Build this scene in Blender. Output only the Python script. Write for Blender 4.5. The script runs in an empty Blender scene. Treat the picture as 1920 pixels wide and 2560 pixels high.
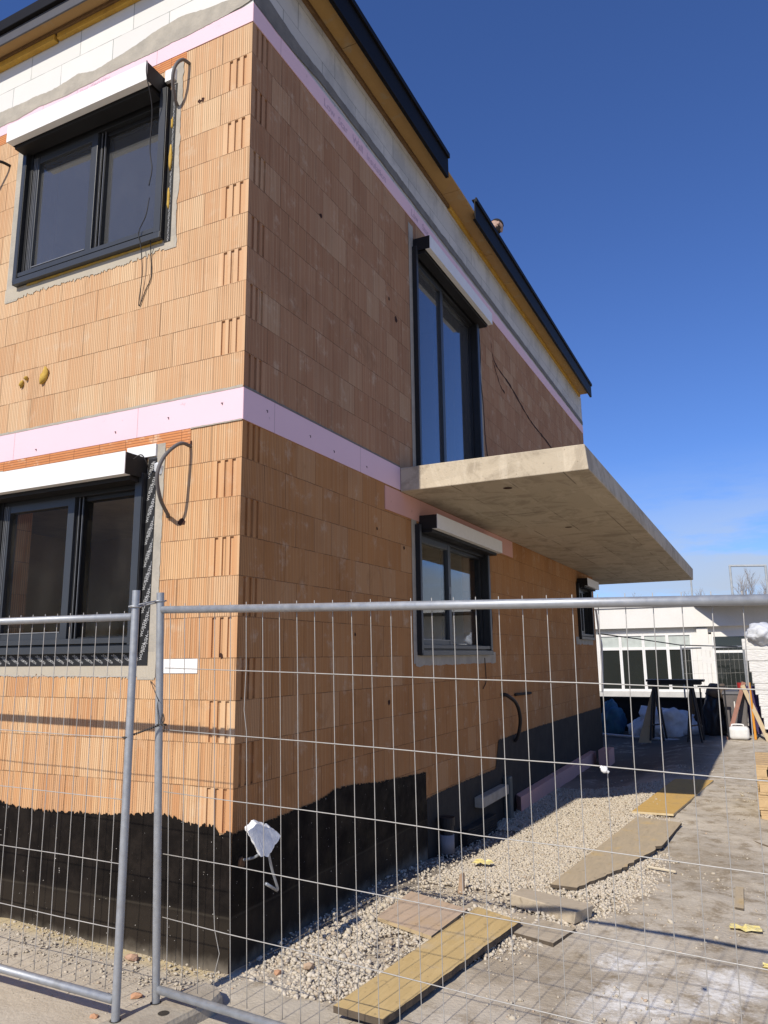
import bpy, bmesh, math, random
import numpy as np
from mathutils import Vector, Matrix, noise as mnoise
random.seed(7)
rng = np.random.default_rng(11)
sc = bpy.context.scene
col = sc.collection
PI = math.pi

# ------------------------------------------------------------------ helpers
def sstep(x, a, b):
    t = min(1, max(0, (x - a) / (b - a))); return t * t * (3 - 2 * t)

class MB:
    """collects shapes; build() links them as ONE mesh object"""
    def __init__(self): self.v = []; self.f = []; self.mi = []
    def add(self, vs, fs, mi=0):
        o = len(self.v); self.v += [tuple(p) for p in vs]
        for f in fs: self.f.append(tuple(i + o for i in f)); self.mi.append(mi)
        return self
    def box(self, a, b, mi=0):
        x0, y0, z0 = [min(p, q) for p, q in zip(a, b)]; x1, y1, z1 = [max(p, q) for p, q in zip(a, b)]
        vs = [(x0,y0,z0),(x1,y0,z0),(x1,y1,z0),(x0,y1,z0),(x0,y0,z1),(x1,y0,z1),(x1,y1,z1),(x0,y1,z1)]
        return self.add(vs, [(3,2,1,0),(4,5,6,7),(0,1,5,4),(1,2,6,5),(2,3,7,6),(3,0,4,7)], mi)
    def hexa(self, bottom, top, mi=0):
        """two quads, same winding (ccw seen from above)"""
        return self.add(list(bottom) + list(top), [(3,2,1,0),(4,5,6,7),(0,1,5,4),(1,2,6,5),(2,3,7,6),(3,0,4,7)], mi)
    def prism(self, poly, off, mi=0):
        n = len(poly); off = Vector(off)
        vs = [tuple(p) for p in poly] + [tuple(Vector(p) + off) for p in poly]
        fs = [tuple(range(n))[::-1], tuple(range(n, 2 * n))] + [(i, (i + 1) % n, n + (i + 1) % n, n + i) for i in range(n)]
        return self.add(vs, fs, mi)
    def tube(self, pts, r, n=8, mi=0, cap=True):
        pts = [Vector(p) for p in pts]; m = len(pts)
        rs = r if isinstance(r, (list, tuple)) else [r] * m
        vs = []; prev = None
        for i, p in enumerate(pts):
            t = (pts[min(i + 1, m - 1)] - pts[max(i - 1, 0)]).normalized()
            if prev is None:
                prev = t.orthogonal().normalized()
            a = (prev - t * prev.dot(t))
            a = a.normalized() if a.length > 1e-6 else t.orthogonal().normalized()
            prev = a; b = t.cross(a)
            for k in range(n):
                an = 2 * PI * k / n
                vs.append(p + (a * math.cos(an) + b * math.sin(an)) * rs[i])
        fs = []
        for i in range(m - 1):
            for k in range(n):
                fs.append((i*n+k, i*n+(k+1)%n, (i+1)*n+(k+1)%n, (i+1)*n+k))
        if cap: fs += [tuple(range(n))[::-1], tuple(range((m-1)*n, m*n))]
        return self.add(vs, fs, mi)
    def ico(self, c, s, sub=2, jit=0, rot=None, mi=0, seed=0):
        bm = bmesh.new(); bmesh.ops.create_icosphere(bm, subdivisions=sub, radius=1)
        vs = []
        for v in bm.verts:
            p = v.co.copy()
            if jit: p *= 1 + jit * mnoise.noise(p * 1.7 + Vector((seed * 3.1, seed, seed * .7)))
            p = Vector((p.x * s[0], p.y * s[1], p.z * s[2]))
            if rot: p = rot @ p
            vs.append(p + Vector(c))
        fs = [tuple(x.index for x in f.verts) for f in bm.faces]; bm.free()
        return self.add(vs, fs, mi)
    def build(self, name, mats, parent=None, smooth=False, bev=0, loc=None):
        base = Vector(loc) if loc is not None else (parent_loc(parent) if parent else Vector((0,0,0)))
        me = bpy.data.meshes.new(name)
        me.from_pydata([tuple(Vector(p) - base) for p in self.v], [], self.f); me.update()
        if not isinstance(mats, (list, tuple)): mats = [mats]
        for m in mats: me.materials.append(m)
        if len(mats) > 1: me.polygons.foreach_set('material_index', self.mi)
        if smooth: me.polygons.foreach_set('use_smooth', [True] * len(me.polygons))
        o = bpy.data.objects.new(name, me); col.objects.link(o)
        if parent: o.parent = parent
        else: o.location = base
        if bev:
            b = o.modifiers.new('bevel', 'BEVEL'); b.width = bev; b.segments = 2; b.limit_method = 'ANGLE'; b.angle_limit = 0.6
        if smooth == 'auto':
            pass
        return o

def build_each(mb, name, mats, parent=None, **kw):
    """one object per connected piece"""
    par = list(range(len(mb.v)))
    def find(i):
        while par[i] != i: par[i] = par[par[i]]; i = par[i]
        return i
    for f in mb.f:
        for k in f[1:]: par[find(k)] = find(f[0])
    comp = {}
    for f, m in zip(mb.f, mb.mi): comp.setdefault(find(f[0]), []).append((f, m))
    out = []
    for fs in comp.values():
        idx = {}; q = MB()
        for f, m in fs:
            for i in f:
                if i not in idx: idx[i] = len(q.v); q.v.append(mb.v[i])
            q.f.append(tuple(idx[i] for i in f)); q.mi.append(m)
        out.append(q.build(name, mats, parent, **kw))
    return out

def parent_loc(p):
    l = Vector((0,0,0))
    while p: l += p.location; p = p.parent
    return l
def tag(o, label, cat, group=None, kind=None):
    if label: o['label'] = label
    if cat: o['category'] = cat
    if group: o['group'] = group
    if kind: o['kind'] = kind
    return o
def thing(name, label, cat, loc=(0,0,0), group=None):
    o = bpy.data.objects.new(name, None); col.objects.link(o); o.location = loc; o.empty_display_size = .2
    return tag(o, label, cat, group)
def smooth_path(pts, n=8):
    P = [Vector(p) for p in pts]; P = [P[0]*2-P[1]] + P + [P[-1]*2-P[-2]]; out = []
    for i in range(1, len(P) - 2):
        for k in range(n):
            t = k / n; a, b, c, d = P[i-1:i+3]
            out.append(.5*((2*b)+(c-a)*t+(2*a-5*b+4*c-d)*t*t+(3*b-a-3*c+d)*t**3))
    out.append(P[-2]); return out

# ------------------------------------------------------------------ materials
class NT:
    def __init__(self, name):
        self.m = bpy.data.materials.new(name); self.m.use_nodes = True
        self.t = self.m.node_tree; self.n = self.t.nodes; self.l = self.t.links
        self.b = self.n['Principled BSDF']
        self.co = self.n.new('ShaderNodeTexCoord').outputs['Object']
    def set(self, sock, v):
        if hasattr(v, 'is_linked') or isinstance(v, bpy.types.NodeSocket): self.l.new(v, sock)
        else: sock.default_value = v
    def math(self, op, a, b=0, c=0, clamp=False):
        n = self.n.new('ShaderNodeMath'); n.operation = op; n.use_clamp = clamp
        self.set(n.inputs[0], a); self.set(n.inputs[1], b); self.set(n.inputs[2], c); return n.outputs[0]
    def sep(self, v):
        n = self.n.new('ShaderNodeSeparateXYZ'); self.set(n.inputs[0], v); return n.outputs
    def comb(self, x, y, z=0):
        n = self.n.new('ShaderNodeCombineXYZ')
        for i, a in enumerate((x, y, z)): self.set(n.inputs[i], a)
        return n.outputs[0]
    def noise(self, scale, detail=4, rough=.55, vec=None, sc=None, dist=0):
        v = vec if vec is not None else self.co
        if sc:
            mp = self.n.new('ShaderNodeMapping'); mp.inputs['Scale'].default_value = sc; self.l.new(v, mp.inputs[0]); v = mp.outputs[0]
        n = self.n.new('ShaderNodeTexNoise'); n.inputs['Scale'].default_value = scale; n.inputs['Detail'].default_value = detail
        n.inputs['Roughness'].default_value = rough; n.inputs['Distortion'].default_value = dist
        self.l.new(v, n.inputs['Vector']); return n.outputs[0]
    def ramp(self, v, stops):
        n = self.n.new('ShaderNodeValToRGB'); self.set(n.inputs[0], v); e = n.color_ramp.elements
        while len(e) < len(stops): e.new(.5)
        for k, (p, c) in zip(e, stops):
            k.position = p; k.color = (*c, 1) if isinstance(c, tuple) else (c, c, c, 1)
        return n.outputs[0]
    def mix(self, f, a, b, blend='MIX'):
        n = self.n.new('ShaderNodeMix'); n.data_type = 'RGBA'; n.blend_type = blend
        self.set(n.inputs[0], f)
        for i, c in ((6, a), (7, b)):
            if isinstance(c, tuple): c = (*c, 1) if len(c) == 3 else c
            self.set(n.inputs[i], c)
        return n.outputs[2]
    def rng(self, v, a, b, c=0, d=1):
        n = self.n.new('ShaderNodeMapRange'); n.interpolation_type = 'SMOOTHSTEP'
        self.set(n.inputs[0], v); n.inputs[1].default_value = a; n.inputs[2].default_value = b
        n.inputs[3].default_value = c; n.inputs[4].default_value = d; return n.outputs[0]
    def white(self, v):
        n = self.n.new('ShaderNodeTexWhiteNoise'); self.l.new(v, n.inputs['Vector']); return n.outputs[0]
    def bump(self, h, strength=.5, dist=.01):
        n = self.n.new('ShaderNodeBump'); n.inputs['Strength'].default_value = strength; n.inputs['Distance'].default_value = dist
        self.l.new(h, n.inputs['Height']); self.l.new(n.outputs[0], self.b.inputs['Normal']); return n
    def out(self, color=None, rough=.8, metal=0, spec=.3):
        if color is not None:
            if isinstance(color, tuple): color = (*color[:3], 1)
            self.set(self.b.inputs['Base Color'], color)
        self.set(self.b.inputs['Roughness'], rough); self.b.inputs['Metallic'].default_value = metal
        self.b.inputs['Specular IOR Level'].default_value = spec
        return self.m

def plain(name, c, c2=None, rough=.75, scale=6, metal=0, spec=.3, bump=.0, bscale=60, sc=None, lo=.35, hi=.65, bdist=.004):
    t = NT(name)
    c2 = c2 or tuple(x * .78 for x in c)
    f = t.ramp(t.noise(scale, 6, .6, sc=sc), [(lo, 0.), (hi, 1.)])
    f2 = t.noise(scale * 9, 3)
    k = t.mix(f, c, c2)
    k = t.mix(.25, k, t.mix(f2, tuple(x * .7 for x in c), tuple(min(1, x * 1.2) for x in c)))
    if bump: t.bump(t.noise(bscale, 5, sc=sc), bump, bdist)
    return t.out(k, rough, metal, spec)

def brick_mat(name, z0, grooved_parity, c1, c2, c3, ribk=.85, var=1.):
    t = NT(name); x, y, z = t.sep(t.co)
    u = t.math('ADD', x, y)
    zz = t.math('SUBTRACT', z, z0)
    wob = t.math('MULTIPLY', t.math('SUBTRACT', t.noise(14, 3), .5), .007)
    zj = t.math('DIVIDE', t.math('ADD', zz, wob), .25)
    crs = t.math('FLOOR', t.math('DIVIDE', zz, .25)); fz = t.math('FRACT', zj)
    par = t.math('MODULO', t.math('ADD', crs, 200), 2)
    if grooved_parity == 0: par = t.math('SUBTRACT', 1, par)      # par = 1 in courses that end in a grooved brick
    off = t.math('MULTIPLY', t.math('SUBTRACT', par, .02), .115)
    ub = t.math('DIVIDE', t.math('ADD', t.math('ADD', u, off), t.math('MULTIPLY', t.math('SUBTRACT', t.white(t.comb(crs, 3.3)), .5), .03)), .25)
    bid = t.math('FLOOR', ub); fb = t.math('FRACT', ub)
    r1 = t.white(t.comb(crs, bid, 1.7)); r2 = t.white(t.comb(crs, bid, 5.1)); r3 = t.white(t.comb(crs, bid, 9.4))
    near = t.math('LESS_THAN', t.math('ABSOLUTE', u), .235)
    smooth = t.math('MULTIPLY', near, par)
    pitch = .0178
    ru = t.math('ADD', t.math('DIVIDE', u, pitch), t.math('MULTIPLY', r3, 3))
    fr = t.math('FRACT', ru)
    rid = t.white(t.comb(t.math('FLOOR', ru), crs, 2.2))
    rib = t.rng(t.math('ABSOLUTE', t.math('SUBTRACT', fr, .5)), .37, .43)
    rib = t.math('MULTIPLY', rib, t.math('SUBTRACT', 1, smooth))
    rib = t.math('MULTIPLY', rib, t.rng(rid, 0, .6, .45, 1))
    bed = t.math('LESS_THAN', t.math('MINIMUM', fz, t.math('SUBTRACT', 1, fz)), .011)
    hed = t.math('LESS_THAN', t.math('MINIMUM', fb, t.math('SUBTRACT', 1, fb)), .009)
    hed = t.math('MULTIPLY', hed, t.rng(r2, 0, .6, .3, 1))
    joint = t.math('MAXIMUM', t.math('MULTIPLY', bed, t.rng(t.noise(9, 3), .3, .6, .25, 1)), hed)
    c = t.mix(t.math('ADD', t.math('MULTIPLY', r1, var), .5 - .5*var), c1, c2)
    c = t.mix(t.math('MULTIPLY', t.rng(t.noise(1.3, 5), .45, .7), .55), c, c3)
    c = t.mix(t.math('MULTIPLY', t.math('POWER', r2, 2.5), .75*var), c, c3); c = t.mix(t.math('MULTIPLY', t.math('POWER', r3, 5), .5*var), c, (.70, .52, .32))
    vst = t.noise(3, 5, .65, sc=(18, 18, .8)); c = t.mix(t.math('MULTIPLY', vst, .3*var), c, tuple(k * .72 for k in c1))
    c = t.mix(t.math('MULTIPLY', t.rng(t.noise(5, 6, .7), .54, .72), .5), c, (.60, .47, .33))
    c = t.mix(t.math('MULTIPLY', rid, .2*var), c, (.72, .56, .36)); c = t.mix(t.math('MULTIPLY', t.math('POWER', t.math('SUBTRACT', 1, rid), 3), .4*var), c, c3); c = t.mix(t.math('MULTIPLY', t.rng(t.noise(2.2, 8, .72, sc=(1, 1, .6), dist=.8), .56, .66), .32), c, tuple(k * .62 for k in c2))
    c = t.mix(t.math('MULTIPLY', rib, ribk), c, tuple(k * .25 for k in c2))
    c = t.mix(t.math('MULTIPLY', joint, .75), c, (.10, .055, .03))
    h = t.math('SUBTRACT', 0, t.math('MAXIMUM', rib, joint)); h = t.math('ADD', h, t.math('MULTIPLY', t.noise(120, 4), .5))
    t.bump(h, .45, .004)
    return t.out(c, .9, 0, .12)

BR = ((.63,.375,.185), (.56,.305,.145), (.46,.215,.095))
brick_lo_f = brick_mat('clay brick lower front', 3.23, 0, *BR)
brick_up_f = brick_mat('clay brick upper front', 3.446, 1, (.64,.41,.235), (.57,.345,.185), (.50,.275,.14))
brick_lo_s = brick_mat('shade darkened lower side brick', 3.23, 1, (.48,.235,.09), (.42,.195,.072), (.31,.135,.048), .7, .4)  # same brick as the front, darkened in colour for the shaded side
brick_up_s = brick_mat('shade darkened upper side brick', 3.446, 0, (.43,.235,.13), (.37,.19,.098), (.29,.14,.073), .55, .6)  # upper front brick again, its colour darkened for the shaded side

def lintel_mat():
    t = NT('ribbed clay lintel'); x, y, z = t.sep(t.co)
    u = t.math('ADD', x, y)
    r = t.math('FRACT', t.math('DIVIDE', z, .019)); rib = t.rng(t.math('ABSOLUTE', t.math('SUBTRACT', r, .5)), .33, .46)
    j = t.math('LESS_THAN', t.math('FRACT', t.math('DIVIDE', u, .25)), .02)
    c = t.mix(t.noise(7, 5), (.62, .27, .11), (.48, .18, .07))
    c = t.mix(t.rng(t.noise(6, 5, .7), .55, .7), c, (.66, .45, .3))
    c = t.mix(t.math('MULTIPLY', t.math('MAXIMUM', rib, j), .7), c, (.16, .06, .03))
    t.bump(t.math('SUBTRACT', 0, rib), .5, .004)
    return t.out(c, .9, 0, .15)
m_lintel = lintel_mat()

def xps_mat(name, c):
    t = NT(name)
    k = t.mix(t.noise(3, 4), c, tuple(x * .93 for x in c))
    k = t.mix(t.rng(t.noise(9, 6, .7), .62, .72), k, tuple(x * .72 for x in c))
    x, y, z = t.sep(t.co); u = t.math('ADD', x, y)
    j = t.math('LESS_THAN', t.math('FRACT', t.math('DIVIDE', t.math('ADD', u, .9), 1.25)), .004)
    k = t.mix(t.math('MULTIPLY', j, .6), k, (.25, .15, .16))
    t.bump(t.noise(90, 3), .15, .003)
    return t.out(k, .8, 0, .2)
m_pink = xps_mat('pink insulation board', (.79, .555, .60))
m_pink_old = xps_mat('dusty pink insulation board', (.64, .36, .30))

def aac_mat(name='white aerated block', k=1.):
    t = NT(name); x, y, z = t.sep(t.co); u = t.math('ADD', x, y)
    zz = t.math('DIVIDE', t.math('SUBTRACT', z, 6.63), .25); crs = t.math('FLOOR', zz); fz = t.math('FRACT', zz)
    ub = t.math('DIVIDE', t.math('ADD', u, t.math('ADD', t.math('MULTIPLY', t.math('MODULO', t.math('ADD', crs, 50), 2), .21), .0)), .585); fb = t.math('FRACT', ub)
    bid = t.math('FLOOR', ub)
    bed = t.math('LESS_THAN', fz, .024); hed = t.math('LESS_THAN', fb, .012)
    j = t.math('MULTIPLY', t.math('MAXIMUM', bed, hed), t.rng(t.noise(6, 3), .35, .55, .45, 1))
    c = t.mix(t.white(t.comb(crs, bid)), (.70, .685, .64), (.58, .57, .535))
    c = t.mix(t.math('MULTIPLY', t.noise(5, 6, .65), .4), c, (.55, .535, .5))
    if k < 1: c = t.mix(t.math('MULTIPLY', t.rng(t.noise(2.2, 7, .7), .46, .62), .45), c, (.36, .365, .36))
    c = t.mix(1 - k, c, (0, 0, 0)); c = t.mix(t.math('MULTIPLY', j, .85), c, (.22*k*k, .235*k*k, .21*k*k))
    t.bump(t.noise(80, 5), .2, .004)
    return t.out(c, .9, 0, .15)
m_aac = aac_mat()
m_aac_s = aac_mat('shade darkened aerated block', .84)  # side copy with the wall's shade darkened into it, plus grey smears
m_mortar = plain('grey cement mortar', (.42,.38,.31), (.30,.275,.23), .92, 7, bump=.5, bscale=45, bdist=.006)
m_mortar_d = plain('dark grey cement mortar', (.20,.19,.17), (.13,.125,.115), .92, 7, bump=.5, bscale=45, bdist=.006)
def ribmortar():
    t = NT('cement troweled over ribs'); x, y, z = t.sep(t.co); u = t.math('ADD', x, y)
    rib = t.rng(t.math('ABSOLUTE', t.math('SUBTRACT', t.math('FRACT', t.math('DIVIDE', u, .0128)), .5)), .2, .45)
    c = t.mix(t.noise(7, 5), (.50, .44, .34), (.36, .33, .27)); c = t.mix(t.math('MULTIPLY', rib, .18), c, (.26, .22, .17))
    t.bump(t.math('ADD', t.math('SUBTRACT', 0, rib), t.noise(40, 4)), .3, .004); return t.out(c, .92, 0, .15)
m_ribmortar = ribmortar()
def tar_mat():
    t = NT('black bitumen coating'); x, y, z = t.sep(t.co)
    c = t.mix(t.rng(t.noise(5, 6, .7), .4, .7), (.0085, .0068, .0058), (.019, .015, .0122))
    low = t.rng(t.math('ADD', z, t.math('MULTIPLY', t.noise(2.5, 4), .12)), .38, .30)
    c = t.mix(t.math('MULTIPLY', low, .65), c, (.034, .027, .020))
    step = t.rng(t.math('ABSOLUTE', t.math('SUBTRACT', t.math('ADD', z, t.math('MULTIPLY', t.noise(3, 3), .02)), .295)), .012, .0)
    c = t.mix(t.math('MULTIPLY', step, .3), c, (.08, .068, .05))
    spk = t.rng(t.noise(70, 2, .4),   .765, .79); c = t.mix(spk, c, (.5, .47, .42))
    dust = t.rng(t.math('ADD', z, t.math('MULTIPLY', t.noise(9, 4), .12)), .15, .02); c = t.mix(t.math('MULTIPLY', dust, .6), c, (.30, .26, .2))
    t.bump(t.noise(30, 6, sc=(1, 1, .5)), .4, .006)
    return t.out(c, t.ramp(t.noise(6, 4), [(.35, .5), (.7, .85)]), 0, .06)
m_tar = tar_mat()
m_base = plain('grey cement base coat', (.040,.035,.029), (.022,.019,.016), .9, 5, bump=.5, bscale=40)
def conc_slab():
    t = NT('board marked concrete'); x, y, z = t.sep(t.co)
    b = t.math('FLOOR', t.math('DIVIDE', x, .5)); b2 = t.math('FLOOR', t.math('DIVIDE', y, 2.0))
    r = t.white(t.comb(b, b2))
    c = t.mix(r, (.525, .45, .335), (.45, .385, .285))
    c = t.mix(t.math('MULTIPLY', t.rng(t.noise(2.5, 7, .7, dist=1.2), .47, .62), .65), c, (.29, .24, .175))
    c = t.mix(t.math('MULTIPLY', t.rng(t.noise(1.4, 8, .75, sc=(3, .7, 1), dist=1), .5, .65), .4), c, (.64, .57, .45))
    pit = t.rng(t.noise(55, 3, .6), .64, .72); c = t.mix(t.math('MULTIPLY', pit, .55), c, (.17, .14, .1))
    nzs = t.math('ABSOLUTE', t.sep(t.n.new('ShaderNodeNewGeometry').outputs['Normal'])[2]); j = t.math('LESS_THAN', t.math('FRACT', t.math('DIVIDE', y, 2.0)), .012); j2 = t.math('LESS_THAN', t.math('FRACT', t.math('DIVIDE', x, .5)), .025)
    c = t.mix(t.math('MULTIPLY', t.math('MULTIPLY', t.math('MAXIMUM', j, j2), t.math('MULTIPLY', nzs, t.rng(t.noise(1.6, 3), .42, .58))), .75), c, (.12, .10, .075))
    hz = t.noise(6, 4, sc=(1, 1, 9)); c = t.mix(t.math('MULTIPLY', hz, .2), c, (.46, .40, .31))
    t.bump(t.math('ADD', t.noise(60, 5), t.math('MULTIPLY', pit, -.8)), .45, .006)
    return t.out(c, .9, 0, .2)
m_slab = conc_slab()
m_conc = plain('weathered concrete', (.42,.37,.29), (.30,.26,.2), .92, 8, bump=.6, bscale=50, bdist=.008)
m_anth = plain('anthracite window frame', (.018,.0185,.0195), (.013,.0135,.0145), .42, 4, spec=.3)
m_anth_l = plain('anthracite frame front', (.038,.041,.044), (.032,.035,.038), .4, 4, spec=.5)
m_track = plain('brushed window track', (.26,.26,.255), (.18,.18,.18), .4, 12, metal=.4)
m_black = plain('black box lining', (.012,.011,.011), rough=.6)
m_fascia = plain('black sheet metal fascia', (.009,.0085,.009), (.007,.0065,.007), .55, 3, spec=.12)
m_fascia_g = plain('dark grey sheet metal', (.075,.073,.078), rough=.5, spec=.4)
m_white = plain('white painted sheet metal', (.76,.75,.72), (.72,.71,.68), .5, 2)
m_whitefoam = plain('white polystyrene', (.82,.82,.80), (.72,.72,.70), .85, 25, bump=.5, bscale=90)
m_rubber = plain('black cable rubber', (.022,.02,.02), rough=.55)
m_conduit = plain('grey plastic conduit', (.135,.125,.12), rough=.6)
def ply_mat(name, c, c2, c3, ang=(1, 12, 1), scale=4):
    t = NT(name)
    g = t.noise(scale, 7, .65, sc=ang, dist=.8); c_ = t.mix(t.ramp(g, [(.3, 0.), (.7, 1.)]), c, c2)
    c_ = t.mix(t.math('MULTIPLY', t.rng(t.noise(3.2, 6, .7), .5, .7), .8), c_, c3)
    c_ = t.mix(t.math('MULTIPLY', t.rng(t.noise(26, 4), .62, .72), .4), c_, (.12, .09, .06))
    t.bump(g, .35, .004); return t.out(c_, .8, 0, .2)
def soffit_mat():
    t = NT('yellow soffit board'); x, y, z = t.sep(t.co); u = t.math('ADD', x, y)
    r = t.white(t.comb(t.math('FLOOR', t.math('DIVIDE', t.math('ADD', u, 1.15), 2.4)), 1.))
    c = t.mix(r, (.50, .31, .095), (.42, .265, .12))
    c = t.mix(t.math('MULTIPLY', t.noise(4, 6, .7, sc=(3, 3, 1), dist=1), .55), c, (.30, .175, .06))
    c = t.mix(t.math('MULTIPLY', t.rng(t.noise(7, 5), .56, .7), .5), c, (.38, .31, .2))
    return t.out(c, .8, 0, .2)
m_soffit = soffit_mat()
m_beamy = ply_mat('yellow timber batten', (.56,.34,.06), (.46,.26,.05), (.34,.18,.04), (9, 9, 9))
m_battend = ply_mat('brown timber batten', (.20,.12,.055), (.13,.075,.035), (.1,.055,.025), (9, 9, 9))
m_ply_y = ply_mat('yellow formwork ply', (.60,.435,.20), (.50,.355,.155), (.52,.43,.30), (6, 1.2, 1))
m_ply_o = ply_mat('honey yellow ply', (.60,.39,.13), (.52,.33,.10), (.46,.31,.13), (1, 6, 1))
m_ply_g = ply_mat('weathered grey ply', (.50,.40,.26), (.40,.325,.22), (.56,.40,.18), (6, 1.2, 1))
m_ply_b = ply_mat('brown weathered ply', (.56,.42,.30), (.46,.35,.25), (.52,.36,.2), (5, 1.5, 1))
m_timber_g = ply_mat('grey timber', (.50,.42,.31), (.40,.335,.245), (.34,.28,.19), (2, 14, 6))
m_timber = ply_mat('pale pallet timber', (.55,.39,.21), (.45,.31,.16), (.4,.28,.16), (5, 5, 5))
m_edge = plain('dark wood edge', (.11,.085,.06), rough=.9, scale=20, bump=.6, bscale=60)  # darker tone for board sides and undersides
def galv():
    t = NT('galvanised steel'); n = t.noise(26, 5, .6); n2 = t.noise(7, 4, .6)
    c = t.mix(n, (.30,.315,.33), (.44,.455,.465)); c = t.mix(t.math('MULTIPLY', t.rng(n2, .55, .75), .5), c, (.22, .22, .21))
    t.bump(t.noise(90, 3), .12, .002)
    return t.out(c, t.ramp(n, [(.3, .42), (.7, .62)]), .55, .5)
m_galv = galv()
m_wire = plain('galvanised fence wire', (.45,.43,.39), (.35,.335,.30), .5, 30, metal=.2, spec=.5)

def glass_mat(name, tint, boost, dark, film=.004):
    t = NT(name); t.n.remove(t.b)
    tr = t.n.new('ShaderNodeBsdfTransparent'); tr.inputs[0].default_value = (*tint, 1)
    gl = t.n.new('ShaderNodeBsdfGlossy'); gl.inputs['Roughness'].default_value = .015; gl.inputs[0].default_value = (.9, .95, 1, 1)
    df = t.n.new('ShaderNodeBsdfDiffuse'); df.inputs[0].default_value = (*dark, 1)
    lw = t.n.new('ShaderNodeLayerWeight'); lw.inputs[0].default_value = .5
    f = t.math('ADD', t.math('MULTIPLY', t.math('POWER', lw.outputs['Facing'], 5), .9), .045)
    f = t.math('MULTIPLY', f, boost, clamp=True)
    dirt = t.math('MULTIPLY', t.rng(t.noise(2, 6, .7, sc=(1.5, 1.5, .8)), .4, .8), .03)
    dirt = t.math('ADD', dirt, film)  # film is dirt, and on some panes also a painted reflection tone
    m0 = t.n.new('ShaderNodeMixShader'); t.l.new(dirt, m0.inputs[0]); t.l.new(tr.outputs[0], m0.inputs[1]); t.l.new(df.outputs[0], m0.inputs[2])  # dirt here also carries the painted reflection tone of some panes
    m1 = t.n.new('ShaderNodeMixShader'); t.l.new(f, m1.inputs[0]); t.l.new(m0.outputs[0], m1.inputs[1]); t.l.new(gl.outputs[0], m1.inputs[2])
    t.l.new(m1.outputs[0], t.n['Material Output'].inputs[0]); return t.m
m_glass = glass_mat('window glass', (.98, .96, .91), .12, (.36, .34, .30))
m_glass_s = glass_mat('side window glass', (.9, .9, .87), 1.3, (.3, .3, .28))
m_glass_up = glass_mat('sky reflecting window glass', (.5, .52, .52), 1.7, (.36, .36, .36), .13)  # raised grey film paints the pale sky reflection in the upper panes
m_plaster = plain('interior plaster', (.72,.62,.48), (.66,.56,.43), .9, 3)
m_floor = plain('interior screed', (.68,.61,.5), rough=.9)

# ------------------------------------------------------------------ camera
def cam():
    cd = bpy.data.cameras.new('camera'); o = bpy.data.objects.new('camera', cd); col.objects.link(o)
    a, b, c = -.4544, .1908, -.0115
    f = Vector((math.sin(a)*math.cos(b), math.cos(a)*math.cos(b), math.sin(b))); r = Vector((math.cos(a), -math.sin(a), 0)); u = r.cross(f)
    r2 = r*math.cos(c) + u*math.sin(c); u2 = u*math.cos(c) - r*math.sin(c)
    M = Matrix((( r2.x, u2.x, -f.x, 2.8166), (r2.y, u2.y, -f.y, -3.7221), (r2.z, u2.z, -f.z, 1.7289), (0, 0, 0, 1)))
    o.matrix_world = M
    cd.sensor_fit = 'HORIZONTAL'; cd.sensor_width = 36; cd.lens = 36 * 1615.1 / 1659; cd.clip_start = .05; cd.clip_end = 3000
    sc.camera = o
cam()

# ------------------------------------------------------------------ light + sky
SUN = Vector((.085, 1, -.80)).normalized()
sl = bpy.data.lights.new('sun', 'SUN'); sl.energy = 5.0; sl.angle = math.radians(.53); sl.color = (1, .93, .82)
so = bpy.data.objects.new('sun', sl); col.objects.link(so); so.rotation_euler = SUN.to_track_quat('-Z', 'Y').to_euler(); so.location = (-3, -20, 20)
w = bpy.data.worlds.new('World'); sc.world = w; w.use_nodes = True
wn, wl = w.node_tree.nodes, w.node_tree.links
bg = wn['Background']; bg.inputs[1].default_value = .0595
sky = wn.new('ShaderNodeTexSky'); sky.sky_type = 'NISHITA'; sky.sun_disc = False
sky.sun_elevation = math.asin(-SUN.z); sky.sun_rotation = math.atan2(-SUN.x, -SUN.y) % (2*PI)
sky.air_density = 1.0; sky.dust_density = .15; sky.ozone_density = 2.5; sky.altitude = 200
tc = wn.new('ShaderNodeTexCoord'); mp = wn.new('ShaderNodeMapping'); mp.inputs['Scale'].default_value = (2.0, 2.0, 9); mp.inputs['Location'].default_value = (1.3, 2.2, .9)
nz = wn.new('ShaderNodeTexNoise'); nz.inputs['Scale'].default_value = 2.2; nz.inputs['Detail'].default_value = 7; nz.inputs['Roughness'].default_value = .6
wl.new(tc.outputs['Generated'], mp.inputs[0]); wl.new(mp.outputs[0], nz.inputs['Vector'])
sx = wn.new('ShaderNodeSeparateXYZ'); wl.new(tc.outputs['Generated'], sx.inputs[0])
def mr(v, a, b, c, d):
    n = wn.new('ShaderNodeMapRange'); n.interpolation_type = 'SMOOTHSTEP'; wl.new(v, n.inputs[0])
    for i, k in enumerate((a, b, c, d)): n.inputs[i+1].default_value = k
    return n.outputs[0]
def mm(op, a, b):
    n = wn.new('ShaderNodeMath'); n.operation = op
    for i, k in enumerate((a, b)):
        if isinstance(k, (int, float)): n.inputs[i].default_value = k
        else: wl.new(k, n.inputs[i])
    return n.outputs[0]
low = mm('MULTIPLY', mr(sx.outputs[2], .04, .26, 1.2, 0), mr(sx.outputs[0], -.45, .1, 0, 1))
cl = mm('MULTIPLY', mr(nz.outputs[0], .36, .58, 0, 1), low)
haze = mm('MULTIPLY', mr(sx.outputs[2], -.02, .25, 1, 0), .12)
cl = mm('MAXIMUM', cl, haze)
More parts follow.
